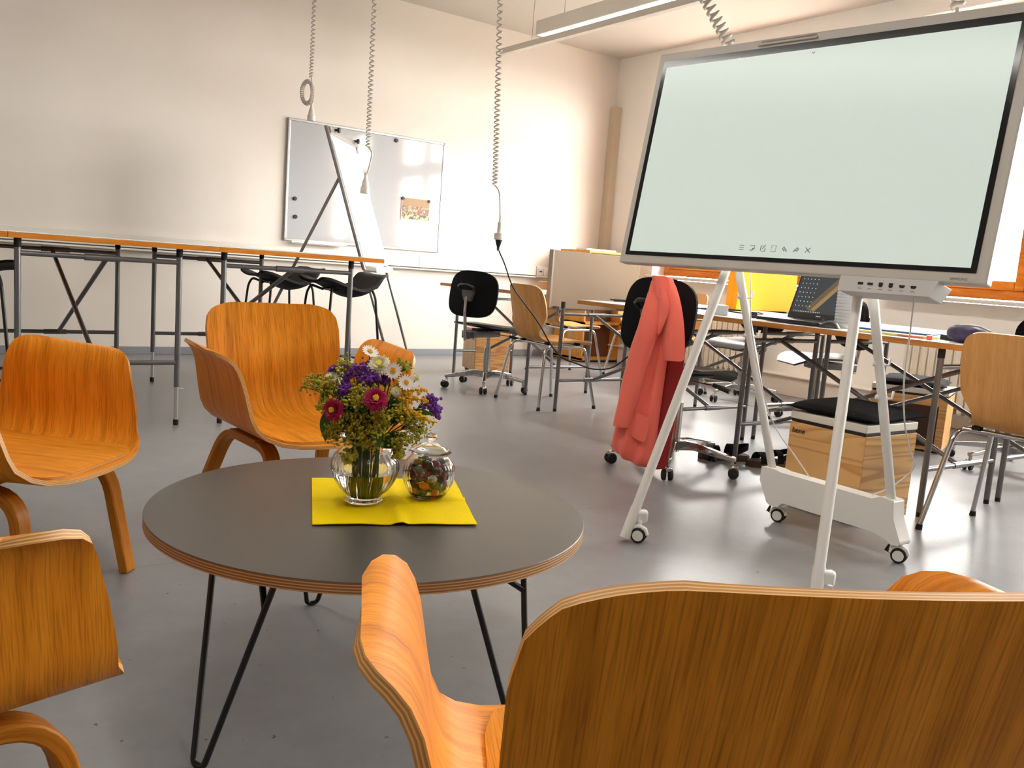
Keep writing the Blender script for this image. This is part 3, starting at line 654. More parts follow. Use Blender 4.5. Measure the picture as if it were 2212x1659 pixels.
# ================================================================== SWIVEL CHAIRS
def rounded_shell(w, h, corner, t, bow=.0, tilt=0., nu=13, nv=13, sq=3.2):
    """superellipse panel in local (x, z) bowed along y, returns grid"""
    G = []
    for i in range(nu):
        u = -1+2*i/(nu-1); row = []
        for j in range(nv):
            v = -1+2*j/(nv-1)
            # square to superellipse mapping
            k = max(abs(u), abs(v)); r = ((abs(u)**sq+abs(v)**sq)**(1/sq)) or 1
            x = u*k/r*w/2 if r else 0; z = v*k/r*h/2 if r else 0
            row.append((x, bow*(x/(w/2))**2, z))
        G.append(row)
    return G
def make_swivel():
    e = empty('swivel_chair'); tag(e, None, 'office chair')
    # seat shell: dished, rolled down at the front
    G = []
    for i in range(15):
        t = i/14; y = -.20+.42*t; hwid = .195+.02*sin(pi*t); hwid *= (1-max(0, (t-.86)/.14)**2*.35)*(1-max(0, (.12-t)/.12)**2*.25); row = []
        for j in range(13):
            u = -1+2*j/12
            z = .462-.012*(1-u*u)*sin(pi*min(1, t*1.15)) - .055*max(0, (t-.72)/.28)**2 + .012*max(0, (.2-t)/.2)
            row.append((u*hwid, y, z))
        G.append(row)
    MB().sheet(G, .013).build('seat', [BLKSEAT, BLKSEAT], e, smooth=50)
    G = rounded_shell(.42, .325, .1, .014, bow=.035)
    a = radians(-8); R = Matrix.Rotation(a, 3, 'X'); c = Vector((0, -.235, .685))
    G = [[c+R @ Vector((x, y, z)) for x, y, z in r] for r in G]
    MB().sheet(G, .022).build('backrest', [BLKF, BLKF], e, smooth=50)
    # bracket with grip loop behind the back
    br = MB().prism([(-.03, .0), (.03, .0), (.055, .075), (-.055, .075)], -.012, .012, Matrix.Translation((0, -.262, .635)) @ Matrix.Rotation(pi/2, 4, 'X')).build('back_bracket', mat('bracket_grey', (.09, .09, .095), .4), e, bevel=.004)
    MB().tube([(-.055, -.268, .708), (-.065, -.295, .735), (-.03, -.315, .748), (.03, -.315, .748), (.065, -.295, .735), (.055, -.268, .708)], .0095, 8).build('grip', BLK, br, smooth=80)
    MB().tube(fillet([(0, -.278, .665), (0, -.285, .56), (0, -.262, .36)], .1, 5), .0125, 10).build('back_stem', CHROME, e, smooth=80)
    MB().box((0, -.085, .405), (.12, .30, .045)).box((0, -.235, .40), (.07, .06, .05)).box((0, .02, .428), (.20, .20, .014)).build('mechanism', mat('mechanism_grey', (.13, .13, .135), .45, .5), e, bevel=.006)
    MB().tube([(.05, -.03, .405), (.20, .02, .40)], .004, 6).build('lever', CHROME, e); MB().tube([(.18, .013, .402), (.255, .038, .385)], [.009, .013], 8).build('lever_grip', BLK, e)
    MB().cyl((-.06, -.16, .372), (-.06, -.16, .40), .012).cyl((-.06, -.16, .362), (-.06, -.16, .376), .016).build('tension_knob', BLK, e)
    MB().cyl((0, 0, .20), (0, 0, .40), .0135, n=14).build('gas_spring', CHROME, e)
    MB().cyl((0, 0, .075), (0, 0, .30), .0245, n=18).build('column', CHROME, e)
    for k in range(5):
        an = 2*pi*k/5+.31; d = Vector((cos(an), sin(an), 0)); s = Vector((-sin(an), cos(an), 0)); vs = []
        for r, z, w_, h_ in ((.0, .105, .036, .05), (.10, .112, .030, .036), (.27, .088, .024, .024), (.305, .085, .024, .022)):
            p = d*r+Vector((0, 0, z)); vs += [p+s*w_/2+Vector((0, 0, h_/2)), p-s*w_/2+Vector((0, 0, h_/2)), p-s*w_/2-Vector((0, 0, h_/2)), p+s*w_/2-Vector((0, 0, h_/2))]
        fs = [(4*i+q, 4*i+(q+1) % 4, 4*i+4+(q+1) % 4, 4*i+4+q) for i in range(3) for q in range(4)]+[(0, 1, 2, 3), (12, 13, 14, 15)]
        arm_ = MB().add(vs, fs).build('base_arm', CHROME, e, smooth=30, bevel=.005)
        c0 = d*.29; o_ = s*.0
        cs = MB().cyl(c0+Vector((0, 0, .05)), c0+Vector((0, 0, .085)), .009).box(c0+d*.012+Vector((0, 0, .048)), (.034, .03, .022), rz=an+.6).build('caster_hood', CHROME, e, bevel=.005)
        ax = Vector((cos(an+1.9), sin(an+1.9), 0))
        for q in (-1, 1):
            MB().cyl(c0+d*.012+ax*q*.008+Vector((0, 0, .025)), c0+d*.012+ax*q*.024+Vector((0, 0, .025)), .0255, .023, 18).build('wheel', RUB, cs, bevel=.003)
    return e
sw = make_swivel()
SG = 'black swivel office chairs with chrome star bases'
SW = [(3.53, 5.22, -72, 'black swivel chair nearest the back wall, beside the low wooden crate'), (3.06, 2.87, -86, 'black swivel chair with a red jacket over its back'),
      (4.98, 3.48, 62, 'black swivel chair beyond the desks in line with the plastic bottle'), (5.36, 4.42, 95, 'black swivel chair beyond the desks left of the yellow screen'), (5.0, 2.22, 78, 'black swivel chair beyond the desks at the right picture edge')]
for i, (x, y, a, lab) in enumerate(SW):
    q = place(sw, i == 0, (x, y, 0), radians(a), lab, SG); q.scale = (1, 1, 1.06 if i == 1 else 1)

# ================================================================== WOODEN SHELL CHAIRS
def make_shell_chair():
    e = empty('wooden_chair'); tag(e, None, 'chair')
    prof = [(.235, .405, .12), (.225, .418, .165), (.19, .430, .185), (.10, .434, .195), (.0, .428, .195), (-.09, .424, .185), (-.145, .432, .160), (-.178, .455, .140), (-.198, .49, .148), (-.213, .535, .178), (-.224, .58, .196), (-.238, .65, .200), (-.250, .70, .197), (-.262, .75, .186), (-.268, .775, .165), (-.271, .786, .135), (-.272, .790, .10)]
    P = smooth_path([(w_, y, z) for y, z, w_ in prof], 3); G = []
    for p in P:
        row = []; bk = min(1, max(0, (p.z-.46)/.12))
        for j in range(11):
            u = -1+2*j/10; row.append((u*p.x, p.y+.045*u*u*bk*(p.x/.2)**2, p.z+.010*u*u*(1-bk)))
        G.append(row)
    MB().sheet(G, .010).build('shell', [W_BEECH, mat('beech_edge', (.62, .42, .22), .5)], e, smooth=40)
    for s in (-1, 1):
        fr = MB().tube(fillet([(s*.255, -.235, .012), (s*.195, -.175, .40), (s*.185, .15, .405), (s*.245, .225, .012)], .05, 5), .0105, 9).build('leg_frame', CHROME, e, smooth=80)
        for p in ((s*.255, -.235), (s*.245, .225)):
            MB().cyl((p[0], p[1], 0), (p[0]*.993, p[1]*.993, .022), .0135, .011).build('foot', RUB, fr)
    for y in (-.12, .12):
        MB().tube([(-.19, y, .408), (.19, y, .408)], .0095, 8).build('cross_bar', CHROME, e, smooth=80)
        for s in (-1, 1): MB().box((s*.14, y, .419), (.03, .03, .014)).build('seat_mount', RUB, e)
    return e
wc = make_shell_chair()
WG = 'beech shell chairs on chrome legs'
WCS = [(3.595, 4.58, -92, 'beech shell chair turned away before the grey privacy screen'), (3.52, 1.50, -86, 'beech shell chair at the right picture edge seen from behind'),
       (4.80, 5.88, -95, 'beech shell chair partly hidden behind the grey privacy screen'), (5.10, 4.98, 85, 'beech shell chair far behind the desks near the window'), (5.42, 5.55, 170, 'beech shell chair behind the screen showing only its seat edge')]
for i, (x, y, a, lab) in enumerate(WCS): place(wc, i == 0, (x, y, 0), radians(a), lab, WG)

# ================================================================== BAR STOOLS
def make_stool():
    e = empty('bar_stool'); tag(e, None, 'stool')
    prof = [(.215, .664, .15), (.205, .672, .17), (.15, .666, .185), (.05, .636, .195), (-.04, .614, .195), (-.115, .622, .19), (-.165, .668, .185), (-.205, .716, .175), (-.245, .722, .155), (-.262, .722, .12)]
    P = smooth_path([(w_, y, z) for y, z, w_ in prof], 3); G = []
    for p in P:
        row = []
        for j in range(13):
            u = -1+2*j/12; k = abs(u)**3
            row.append((u*p.x, p.y, p.z+.022*k*(1 if p.y > -.15 else .3)-.03*(1-u*u)*max(0, 1-abs(p.y+.03)/.14)*0.8))
        G.append(row)
    SP = mat('black_polyprop', (.010, .010, .011), .6, spec=.25); MB().sheet(G, .016).build('seat_shell', [SP, SP], e, smooth=50)
    for s in (-1, 1):
        for t in (-1, 1):
            MB().tube(fillet([(s*.05, t*.10, .625), (s*.15, t*.135, .645), (s*.175, t*.15, .60), (s*.205, t*.185, .20), (s*.215, t*.205, .0)], .03, 4), .0078, 8).build('leg', BLKM, e, smooth=80)
    ring = [(-.2, -.18, .21), (.2, -.18, .21), (.2, .18, .21), (-.2, .18, .21)]
    for a_, b_ in zip(ring, ring[1:]+ring[:1]): MB().tube([a_, b_], .007, 8).build('footrest', BLKM, e, smooth=80)
    MB().box((0, 0, .628), (.16, .20, .012)).build('seat_plate', BLKM, e)
    return e
bs = make_stool()
BG = 'black bar stools at the high tables'
for i, (x, y, a, lab) in enumerate([(2.31, 5.10, 92, 'black bar stool in front, right of the high tables'), (2.15, 5.72, 95, 'black bar stool farther back, half behind the other one'), (.27, 4.64, -95, 'black bar stool at the left picture edge behind the armchair')]):
    place(bs, i == 0, (x, y, 0), radians(a), lab, BG).scale = (1, 1, 1.07)

# ================================================================== INTERACTIVE DISPLAY ON EASEL STAND
DC = Vector((2.371, 1.866, .946)); da, dt = radians(8.76), radians(9.97)
Dh = Vector((sin(da), -cos(da), 0)); Db = Vector((cos(da), sin(da), 0)); Du = cos(dt)*Vector((0, 0, 1))+sin(dt)*Db; Dn = Dh.cross(Du)
DM = Matrix((Dh, Du, Dn)).transposed()          # local (along, up, towards viewer)
DM4 = Matrix.Translation(DC) @ DM.to_4x4()
do = (2.42, 1.75, 0)
dp = empty('interactive_display', do, 0, 'large white framed touch display with pale green screen on a white easel stand', 'display')
def dpt(u, v, n=0.): return DC+Dh*u+Du*v+Dn*n
GREYW = mat('display_frame_grey', (.58, .56, .52), .35)
MB(do).box(dpt(0, .4025, -.024), (1.303, .805, .048), M=DM).build('casing', GREYW, dp, smooth=0, bevel=.005)
MB(do).box(dpt(0, .402, -.055), (.9, .5, .03), M=DM).build('rear_housing', WHTP, dp, smooth=0, bevel=.008)
MB(do).box(dpt(-.003, .4015, .0005), (1.247, .742, .003), M=DM).build('black_bezel', mat('bezel_black', (.012, .013, .016), .12), dp, smooth=0)
MB(do).box(dpt(-.002, .396, .0022), (1.211, .702, .0016), M=DM).build('screen', mat('lit_screen', (.50, .56, .52), .22, emit=(.43, .53, .49), estr=.74), dp, smooth=0)
ICO = mat('screen_icon_ink', (.10, .13, .12), .5)
def line2(m, P, w_=.0011, off=.0036):
    m.tube([dpt(u, v, off) for u, v in P], w_, 4, mi=0)
def icon(name, polys):
    m = MB(do)
    for P in polys: line2(m, P)
    o = m.build(name, ICO, dp, smooth=0); o['kind'] = 'stuff'; return o
iy = .075; q = .008
icon('menu_icon', [[(-.133-q, iy+k), (-.133+q, iy+k)] for k in (-q, 0, q)])
icon('note_icon', [[(-.092-q, iy+q), (-.092+q, iy+q), (-.092+q, iy-.3*q), (-.092, iy-q), (-.092-q, iy-q)], [(-.092, iy-q), (-.092+.2*q, iy-.2*q), (-.092+q, iy-.3*q)]])
icon('edit_icon', [[(-.052-q, iy-q), (-.052-q, iy+q), (-.052, iy+q)], [(-.052-.6*q, iy-1.3*q), (-.052+q, iy-1.3*q), (-.052+q, iy+.2*q)], [(-.052-.3*q, iy-.2*q), (-.052+q, iy+1.4*q)]])
icon('select_icon', [[(-.013+a*q, iy+b*q), (-.013+(a+.3*s)*q, iy+(b+.3*t)*q)] for a, b, s, t in [(-1, 1.2, 1, 0), (-.4, 1.2, 1, 0), (.2, 1.2, 1, 0), (.7, 1.2, 1, 0), (-1, -1.2, 1, 0), (-.4, -1.2, 1, 0), (.2, -1.2, 1, 0), (.7, -1.2, 1, 0), (-1, 1.2, 0, -1), (-1, .5, 0, -1), (-1, -.2, 0, -1), (-1, -.9, 0, -1), (1, 1.2, 0, -1), (1, .5, 0, -1), (1, -.2, 0, -1), (1, -.9, 0, -1)]])
for cx, s in ((.027, 1), (.068, -1)):
    icon('arrow_icon', [[(cx+s*a*q, iy+b*q) for a, b in ((-1, .2), (-.2, 1), (-.2, .5), (.8, -.2), (1, -1), (.2, -.3), (-.2, -.25), (-.2, -.7), (-1, .2))]])
icon('close_icon', [[(.108-q, iy-q), (.108+q, iy+q)], [(.108-q, iy+q), (.108+q, iy-q)]])
icon('chevron_icon', [[(-.014-.6*q, .733+.3*q), (-.014, .733-.4*q), (-.014+.6*q, .733+.3*q)]])
text_mesh('maker_lettering', 'SAMSUNG', .0105, mat('grey_print', (.2, .2, .2), .5), dp, Matrix.Translation(-Vector(do)) @ DM4 @ Matrix.Translation((.553, .0085, .0005)))
# connection box under the lower edge
MB(do).prism([(.238, .0), (.53, .0), (.508, -.047), (.238, -.047)], -.10, .012, DM4).build('port_box', mat('port_box_grey', (.66, .66, .65), .4), dp, smooth=0, bevel=.003)
for k, u in enumerate((.305, .335, .367, .397, .430, .463)):
    m = MB(do)
    if k < 2: m.box(dpt(u, -.021, .0125), (.016, .007, .003), M=DM)
    elif k < 4: m.prism([(u-.006, -.015), (u+.006, -.015), (u+.006, -.026), (u+.003, -.029), (u-.003, -.029), (u-.006, -.026)], .011, .0135, DM4)
    else: m.prism([(u-.008, -.019), (u+.008, -.019), (u+.008, -.023), (u+.005, -.027), (u-.005, -.027), (u-.008, -.023)], .011, .0135, DM4)
    m.build('port', BLK, dp, smooth=0)
    MB(do).box(dpt(u, -.036, .0122), (.012, .0018, .001), M=DM).build('port_print', MATS['grey_print'], dp, smooth=0)
MB(do).box(dpt(-.12, .785, .003), (.22, .008, .012), M=DM).build('pen_shelf', GREYW, dp, smooth=0, bevel=.002)
MB(do).tube([dpt(-.215, .794, .006), dpt(-.03, .794, .006)], .0045, 8).cyl(dpt(-.03, .794, .006), dpt(-.014, .794, .006), .0045, .001).build('stylus', mat('stylus_grey', (.45, .43, .40), .4), dp)
# legs: front pair to the floor, rear pair into the base tray
def ext_to(a, b, z): a = Vector(a); b = Vector(b); return a+(b-a)*((z-a.z)/(b.z-a.z))
legs = {'f0': ((2.035, 2.085, .03), (2.42, 2.11, .934)), 'f1': ((2.12, 1.395, .03), (2.50, 1.629, .909)), 'r0': ((2.78, 2.085, .20), (2.50, 2.115, .935)), 'r1': ((2.78, 1.585, .20), (2.57, 1.625, .908))}
for k, (a, b) in legs.items():
    t = ext_to(a, b, 1.18)
    lg = MB(do).tube([a, t], .0165 if k[0] == 'f' else .0155, 14).build('front_leg' if k[0] == 'f' else 'rear_leg', WHTP, dp)
    if k[0] == 'f':
        f1 = ext_to(a, b, .115); MB(do).tube([ext_to(a, b, .012), f1], .0185, 14).build('leg_shoe', WHTP, lg)
        ax = Vector((.05, -.02, 0)); p = ext_to(a, b, .09)
        MB(do).box(p+Vector((.024, -.012, -.006)), (.05, .03, .05), rz=-.4).build('caster_bracket', WHTP, lg, bevel=.012)
    else:
        for z in (.86, .72) if k == 'r0' else (.68, .57):
            p = ext_to(a, b, z); MB(do).tube([p+rt*.012+Vector((0, 0, -.012)), p+rt*.034+Vector((0, 0, -.010)), p+rt*.037+Vector((0, 0, .014))], .0045, 6).tube([p-rt*.02+Vector((0, 0, -.008)), p+rt*.02+Vector((0, 0, -.012))], .008, 6).build('cable_clip', WHTP, lg, smooth=80)
# base tray: rounded beam joining the rear legs, drawn down over the casters
tr = [(2.112, .205), (2.115, .150), (2.072, .070), (2.055, .062), (2.02, .064), (2.0, .085), (1.62, .085), (1.575, .075), (1.55, .062), (1.525, .064), (1.518, .075), (1.553, .150), (1.560, .212), (1.610, .214), (1.64, .200), (2.02, .200), (2.05, .205)]
tr = [(y, z) for y, z in tr]
MT = Matrix(((0, 0, 1, 2.75), (1, 0, 0, 0), (0, 1, 0, 0), (0, 0, 0, 1)))
MB(do).prism(tr, 0, .065, MT).build('base_tray', WHTP, dp, smooth=30, bevel=.012, bseg=3)
def disp_caster(p, ang, brake=True):
    p = Vector(p); ax = Vector((cos(ang), sin(ang), 0)); sd = Vector((-sin(ang), cos(ang), 0))
    c = MB(do).cyl(p+Vector((0, 0, .03)), p+Vector((0, 0, .074)), .007).tube([p+ax*.005+sd*x+Vector((0, 0, z)) for x, z in ((.0265, .03), (.02, .048), (0, .0565), (-.02, .048), (-.0265, .03))], .009, 8).build('caster', WHTP, dp, smooth=60)
    for s in (-1, 1):
        w_ = MB(do).cyl(p+ax*s*.006+Vector((0, 0, .027)), p+ax*s*.021+Vector((0, 0, .027)), .027, .0255, 22).build('tyre', RUB, c, bevel=.003)
        MB(do).cyl(p+ax*s*.015+Vector((0, 0, .027)), p+ax*s*.0222+Vector((0, 0, .027)), .0185, n=22).build('hub_cap', WHTP, c)
    if brake: MB(do).tube([p+sd*-.024+Vector((0, 0, .03)), p+sd*-.042+Vector((0, 0, .036)), p+sd*-.035+Vector((0, 0, .055))], [.007, .008, .004], 8).build('brake_lever', BLK, c, smooth=80)
disp_caster((2.07, 2.062, 0), radians(215), False); disp_caster((2.155, 1.375, 0), radians(215), False)
disp_caster((2.785, 2.035, 0), radians(200)); disp_caster((2.785, 1.535, 0), radians(200))
wc1 = [dpt(.455, -.047, -.03), (2.50, 1.44, .80), (2.555, 1.47, .64), (2.66, 1.51, .50), (2.74, 1.525, .40), (2.79, 1.53, .33), (2.80, 1.60, .25), (2.785, 1.66, .205)]
tag(MB(wc1[0]).tube(smooth_path(wc1, 6), .0028, 6).build('white_cable', WHT, smooth=80), 'thin white cable hanging from the display port box into the base tray', 'cable')
wc2 = [(2.52, 2.09, 1.0), (2.535, 2.082, .86), (2.56, 2.075, .72), (2.66, 2.06, .47), (2.73, 2.045, .36), (2.78, 1.99, .27), (2.785, 1.92, .205)]
tag(MB(wc2[0]).tube(smooth_path(wc2, 6), .0025, 6).build('white_cable', WHT, smooth=80), 'thin white cable running down the left rear leg of the display stand', 'cable')

# ================================================================== STORAGE SEATS, CRATE, SHELF
def seat_box(loc, s, rz, label, cat, dark=None, lettered=False):
    e = empty('storage_seat', loc, rz, label, cat, 'wooden storage seats with black cushions'); w_, d_, h_ = s
    MB().box((0, 0, (h_-.045)/2+.006), (w_, d_, h_-.057)).build('body', [PINE], e, smooth=0, bevel=.002)
    MB().box((0, 0, .003), (w_-.04, d_-.04, .006)).build('plinth', BLK, e, smooth=0)
    if not dark: MB().box((0, -d_/2+.001, (h_-.045)/2+.006), (w_-.004, .006, h_-.06)).build('side_panel', PINE2, e, smooth=0)
    MB().box((0, 0, h_-.037), (w_-.006, d_-.006, .012)).build('shadow_gap', BLK, e, smooth=0)
    MB().box((0, 0, h_-.0155), (w_+.002, d_+.002, .031)).build('lid', mat('cream_lid', (.72, .68, .60), .4), e, smooth=0, bevel=.003)
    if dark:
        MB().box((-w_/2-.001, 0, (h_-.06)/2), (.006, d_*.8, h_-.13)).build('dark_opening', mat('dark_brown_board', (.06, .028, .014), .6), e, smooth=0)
    if lettered:
        text_mesh('maker_lettering', 'bene', .032, mat('burnt_lettering', (.03, .015, .008), .6), e, Matrix.Translation((-w_/2-.001, d_/2-.014, h_-.088)) @ Matrix.Rotation(-pi/2, 4, 'Z') @ Matrix.Rotation(pi/2, 4, 'X'), .001)
    return e
def cushion(loc, w_, rz, label):
    G = []
    n = 17
    top = []; 
    for i in range(n):
        u = -1+2*i/(n-1); row = []
        for j in range(n):
            v = -1+2*j/(n-1); k = (1-abs(u)**4)*(1-abs(v)**4)
            pin = 1-.07*(1-abs(v)**1.5)*abs(u)**6; pin2 = 1-.07*(1-abs(u)**1.5)*abs(v)**6
            row.append((u*w_/2*pin, v*w_/2*pin2, k**.45))
        top.append(row)
    m = MB(); N2 = n*n
    vs = [(x, y, .022+.028*k+.004*sin(9*x+5*y)) for r in top for x, y, k in r] + [(x, y, .022-.0215*k) for r in top for x, y, k in r]
    I = lambda i, j: i*n+j
    fs = [(I(i, j), I(i+1, j), I(i+1, j+1), I(i, j+1)) for i in range(n-1) for j in range(n-1)]
    fs += [tuple(N2+q for q in f[::-1]) for f in fs]
    m.add(vs, fs); o = m.build('cushion', BLKF, smooth=60, weld=True); o.location = loc; o.rotation_euler = (0, 0, rz)
    tag(o, label, 'cushion', 'black cushions on the storage seats'); return o
seat_box((3.197, 2.03, 0), (.355, .345, .40), 0, 'pine storage seat with cream lid standing behind the display stand', 'storage seat', lettered=True)
cushion((3.205, 2.03, .4005), .40, radians(3), 'black cushion on the pine storage seat behind the display stand')
seat_box((5.06, 2.84, 0), (.36, .42, .37), radians(22), 'storage seat with dark open front under the right window', 'storage seat', dark=True)
cushion((5.06, 2.84, .3705), .38, radians(24), 'black cushion on the storage seat under the right window')
cr = empty('wooden_crate', (4.04, 5.99, 0), radians(-14), 'low oak pedestal crate on castors under the far desk', 'crate')
MB().box((0, 0, .20), (.30, .30, .34)).build('body', OAKV, cr, smooth=0, bevel=.003)
MB().box((-.152, 0, .20), (.008, .292, .33)).build('front_panel', mat('pale_oak_front', (.60, .38, .20), .45, vary=.15, vscale=14), cr, smooth=0)
MB().cyl((-.155, -.1, .29), (-.16, -.1, .29), .008).build('finger_hole', BLK, cr)
for sx_ in (-.12, .12):
    for sy_ in (-.12, .12): MB().cyl((sx_-.012, sy_, .017), (sx_+.012, sy_, .017), .017).box((sx_, sy_, .028), (.03, .03, .012)).build('castor', RUB, cr)
# open shelf cabinet in the corner
sc = empty('shelf_cabinet', (5.86, 6.86, 0), 0, 'wooden cabinet with two dark open compartments in the room corner', 'cabinet')
OW = wood('corner_cabinet_wood', 'D69A4C', 'CC8C3E', 'B87830', coords='Object', stretch=(8, 8, 1.2), pores=.15)
for c, d in (((-.24, 0, .55), (.02, .46, 1.08)), ((.24, 0, .55), (.02, .46, 1.08)), ((0, .22, .55), (.46, .012, 1.08))): MB().box(c, d).build('side_board', OW, sc, smooth=0)
for z in (.03, .39, .75, 1.10): MB().box((0, 0, z), (.50, .46, .022)).build('shelf_board', OW, sc, smooth=0)
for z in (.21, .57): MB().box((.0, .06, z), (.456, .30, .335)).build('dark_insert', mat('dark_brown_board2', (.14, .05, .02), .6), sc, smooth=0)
MB().box((0, -.225, .008), (.5, .01, .016)).build('plinth', BLK, sc, smooth=0)
for k, (x, y, s, lab) in enumerate([(-.10, -.05, (.22, .16, .018), 'white flat box at the left on top of the corner cabinet'), (.12, .0, (.18, .2, .02), 'white flat box at the right on top of the corner cabinet')]):
    o = MB().box((0, 0, s[2]/2), s).build('flat_box', WHT, smooth=0, bevel=.002); o.location = (5.86+x, 6.86+y, 1.1115); tag(o, lab, 'box')

# radiators under the windows
def radiator(loc, ncol, label):
    e = empty('radiator', loc, 0, label, 'radiator', 'cream column radiators under the windows')
    first = None; RM = mat('radiator_cream', (.70, .64, .54), .4); p = .06
    for k in range(ncol):
        y = (k-(ncol-1)/2)*p
        if first is None:
            m = MB().tube(fillet([(-.05, 0, .13), (-.05, 0, .62), (.05, 0, .62), (.05, 0, .13), (-.05, 0, .13)], .03, 4), .016, 8).box((-.05, 0, .38), (.022, .046, .44))
            first = m.build('column', RM, e, smooth=50); first.location = (0, y, 0)
        else:
            c = first.copy(); COL.objects.link(c); c.parent = e; c.location = (0, y, 0)
    L = ncol*p
    for z in (.17, .585): MB().cyl((0, -L/2, z), (0, L/2, z), .02).build('header_pipe', RM, e)
    for s in (-1, 1): MB().box((.02, s*(L/2-.15), .06), (.03, .03, .14)).build('foot', RM, e)
    return e
radiator((6.0, 5.45, 0), 20, 'cream column radiator under the far window')
radiator((6.0, 2.85, 0), 20, 'cream column radiator under the right hand window')

# yellow desk screen
ys_ = empty('yellow_screen', (4.775, 3.80, .728), 0, 'bright yellow acoustic desk screen standing behind the laptop', 'screen')
YEL = mat('yellow_felt', (.82, .29, .0), .85, bump=.2, bscale=500)
MB().box((0, 0, .18), (.60, .035, .36)).build('main_panel', YEL, ys_, smooth=0, bevel=.004)
MB().box((-.285, .045, .18), (.03, .056, .36)).build('return_panel', YEL, ys_, smooth=0, bevel=.004)

# ================================================================== THINGS ON THE DESKS
TZ = .7275
lp = empty('laptop', (3.60, 2.63, TZ), 0, 'open black laptop with a dark desktop picture on its screen', 'laptop')
MB().box((0, 0, .012), (.245, .36, .018)).build('base', mat('laptop_black', (.014, .014, .016), .35), lp, smooth=0, bevel=.005)
kb = MB()
for i in range(5):
    for j in range(14): kb.box((-.01+.021*i-.02, -.14+.0215*j, .0215), (.017, .0175, .002))
o = kb.build('keyboard', BLK, lp, smooth=0); o['kind'] = 'stuff'
LM = Matrix.Translation((.122, 0, .02)) @ Matrix.Rotation(radians(20), 4, 'Y')       # lid plane: local y along, z up
MB().box((0, 0, 0), (1, 1, 1))
ld = MB(); ld.box((0, 0, .118), (.008, .36, .236)); ld.v = [tuple(LM @ Vector(p)) for p in ld.v]; ld.build('lid', MATS['laptop_black'], lp, smooth=0, bevel=.004)
def lid_quad(name, y, z, w_, h_, m_, off=.0052, rot=0., stuff=False):
    q = MB(); q.box((-off, y, z), (.001, w_, h_), M=Matrix.Rotation(rot, 3, 'X')); q.v = [tuple(LM @ Vector(p)) for p in q.v]; return q.build(name, m_, lp, smooth=0)
lid_quad('screen', 0, .128, .335, .196, mat('laptop_screen_dark', (.02, .025, .03), .15, emit=(.035, .04, .045), estr=1.), .0046)
TAN = mat('screen_tan', (.2, .13, .06), .3, emit=(.30, .20, .09), estr=.6)
lid_quad('picture_stripe', .0, .128, .045, .215, mat('screen_brown', (.1, .07, .04), .3, emit=(.10, .075, .04), estr=.7), .0050, radians(38)); lid_quad('picture_stripe', -.02, .128, .022, .21, TAN, .0056, radians(38))
lid_quad('taskbar', 0, .037, .335, .010, mat('screen_bar', (.02, .02, .02), .3, emit=(.02, .02, .02), estr=1.), .006)
ICW = mat('screen_icons', (.5, .5, .45), .4, emit=(.6, .55, .42), estr=.9)
ic = MB()
for i in range(7):
    for j in range(5): ic.box((-.0066, .15-.021*j, .21-.024*i), (.001, .004, .004))
for j in range(16): ic.box((-.0066, .15-.01*j, .037), (.001, .004, .004))
for i, j in ((0, 0), (1, 0), (1, 1), (3, 0), (4, 0)): ic.box((-.0066, -.145+.018*j, .20-.03*i), (.001, .009, .009))
ic.v = [tuple(LM @ Vector(p)) for p in ic.v]; o = ic.build('desktop_icons', ICW, lp, smooth=0); o['kind'] = 'stuff'
lid_quad('lid_logo', 0, .018, .026, .005, ALU, .0048)
ms = empty('computer_mouse', (3.50, 2.41, TZ), radians(25), 'black computer mouse in front of the laptop', 'mouse')
G = []
m = MB(); n = 16
vs = []; 
for i in range(9):
    t = i/8; yy = -.052+.104*t; ww = .031*(max(.02, 1-(2*t-1)**4))**.5; hh = .036*(max(.02, 1-(1.15*(t-.42)/.6)**2*.8))
    for k in range(n):
        a = pi*k/(n-1); vs.append((ww*cos(a), yy, max(0, hh*sin(a)*max(.05, (1-(2*t-1)**6)))))
fs = [(i*n+k, i*n+k+1, (i+1)*n+k+1, (i+1)*n+k) for i in range(8) for k in range(n-1)]+[(i*n, (i+1)*n, (i+1)*n+n-1, i*n+n-1) for i in range(8)]+[tuple(range(n)), tuple(range(8*n, 9*n))]
m.add(vs, fs).build('mouse_body', BLK, ms, smooth=60)
MB().cyl((-.003, .028, .034), (.003, .028, .034), .006).build('scroll_wheel', MATS['bracket_grey'], ms)
# ribbed plastic bottle
PET = mat('clear_pet', (.97, .98, .99), .12, trans=.72, ior=1.2)
bt = empty('plastic_bottle', (3.64, 2.43, TZ), 0, 'clear ribbed plastic water bottle beside the laptop', 'bottle')
pr = [(.0, .004), (.034, .0), (.040, .006)]
for k in range(12): z = .015+.0145*k; pr += [(.0435, z), (.0435, z+.006), (.0405, z+.0095), (.0405, z+.012)]
pr += [(.043, .195), (.042, .215), (.034, .245), (.020, .268), (.0135, .278), (.0135, .295)]
inn = [(max(0, r-.0012), z+(.002 if z < .01 else 0)) for r, z in pr[::-1]]
MB().lathe(pr+inn, 28).build('bottle_body', PET, bt, smooth=50)
MB().lathe([(.0, .312), (.0145, .312), (.0155, .31), (.0155, .292), (.014, .292), (.014, .305), (0, .305)], 20).build('cap', mat('blue_cap', (.1, .2, .5), .4), bt)
sb = empty('small_carton', (3.56, 3.12, TZ), radians(50), 'small grey and white carton on the desk by the display leg', 'box')
MB().box((0, 0, .026), (.16, .07, .052)).build('carton_body', mat('carton_grey', (.5, .5, .5), .5), sb, smooth=0, bevel=.002)
MB().box((.05, -.0355, .026), (.055, .001, .048)).build('printed_label', PAPER, sb, smooth=0)
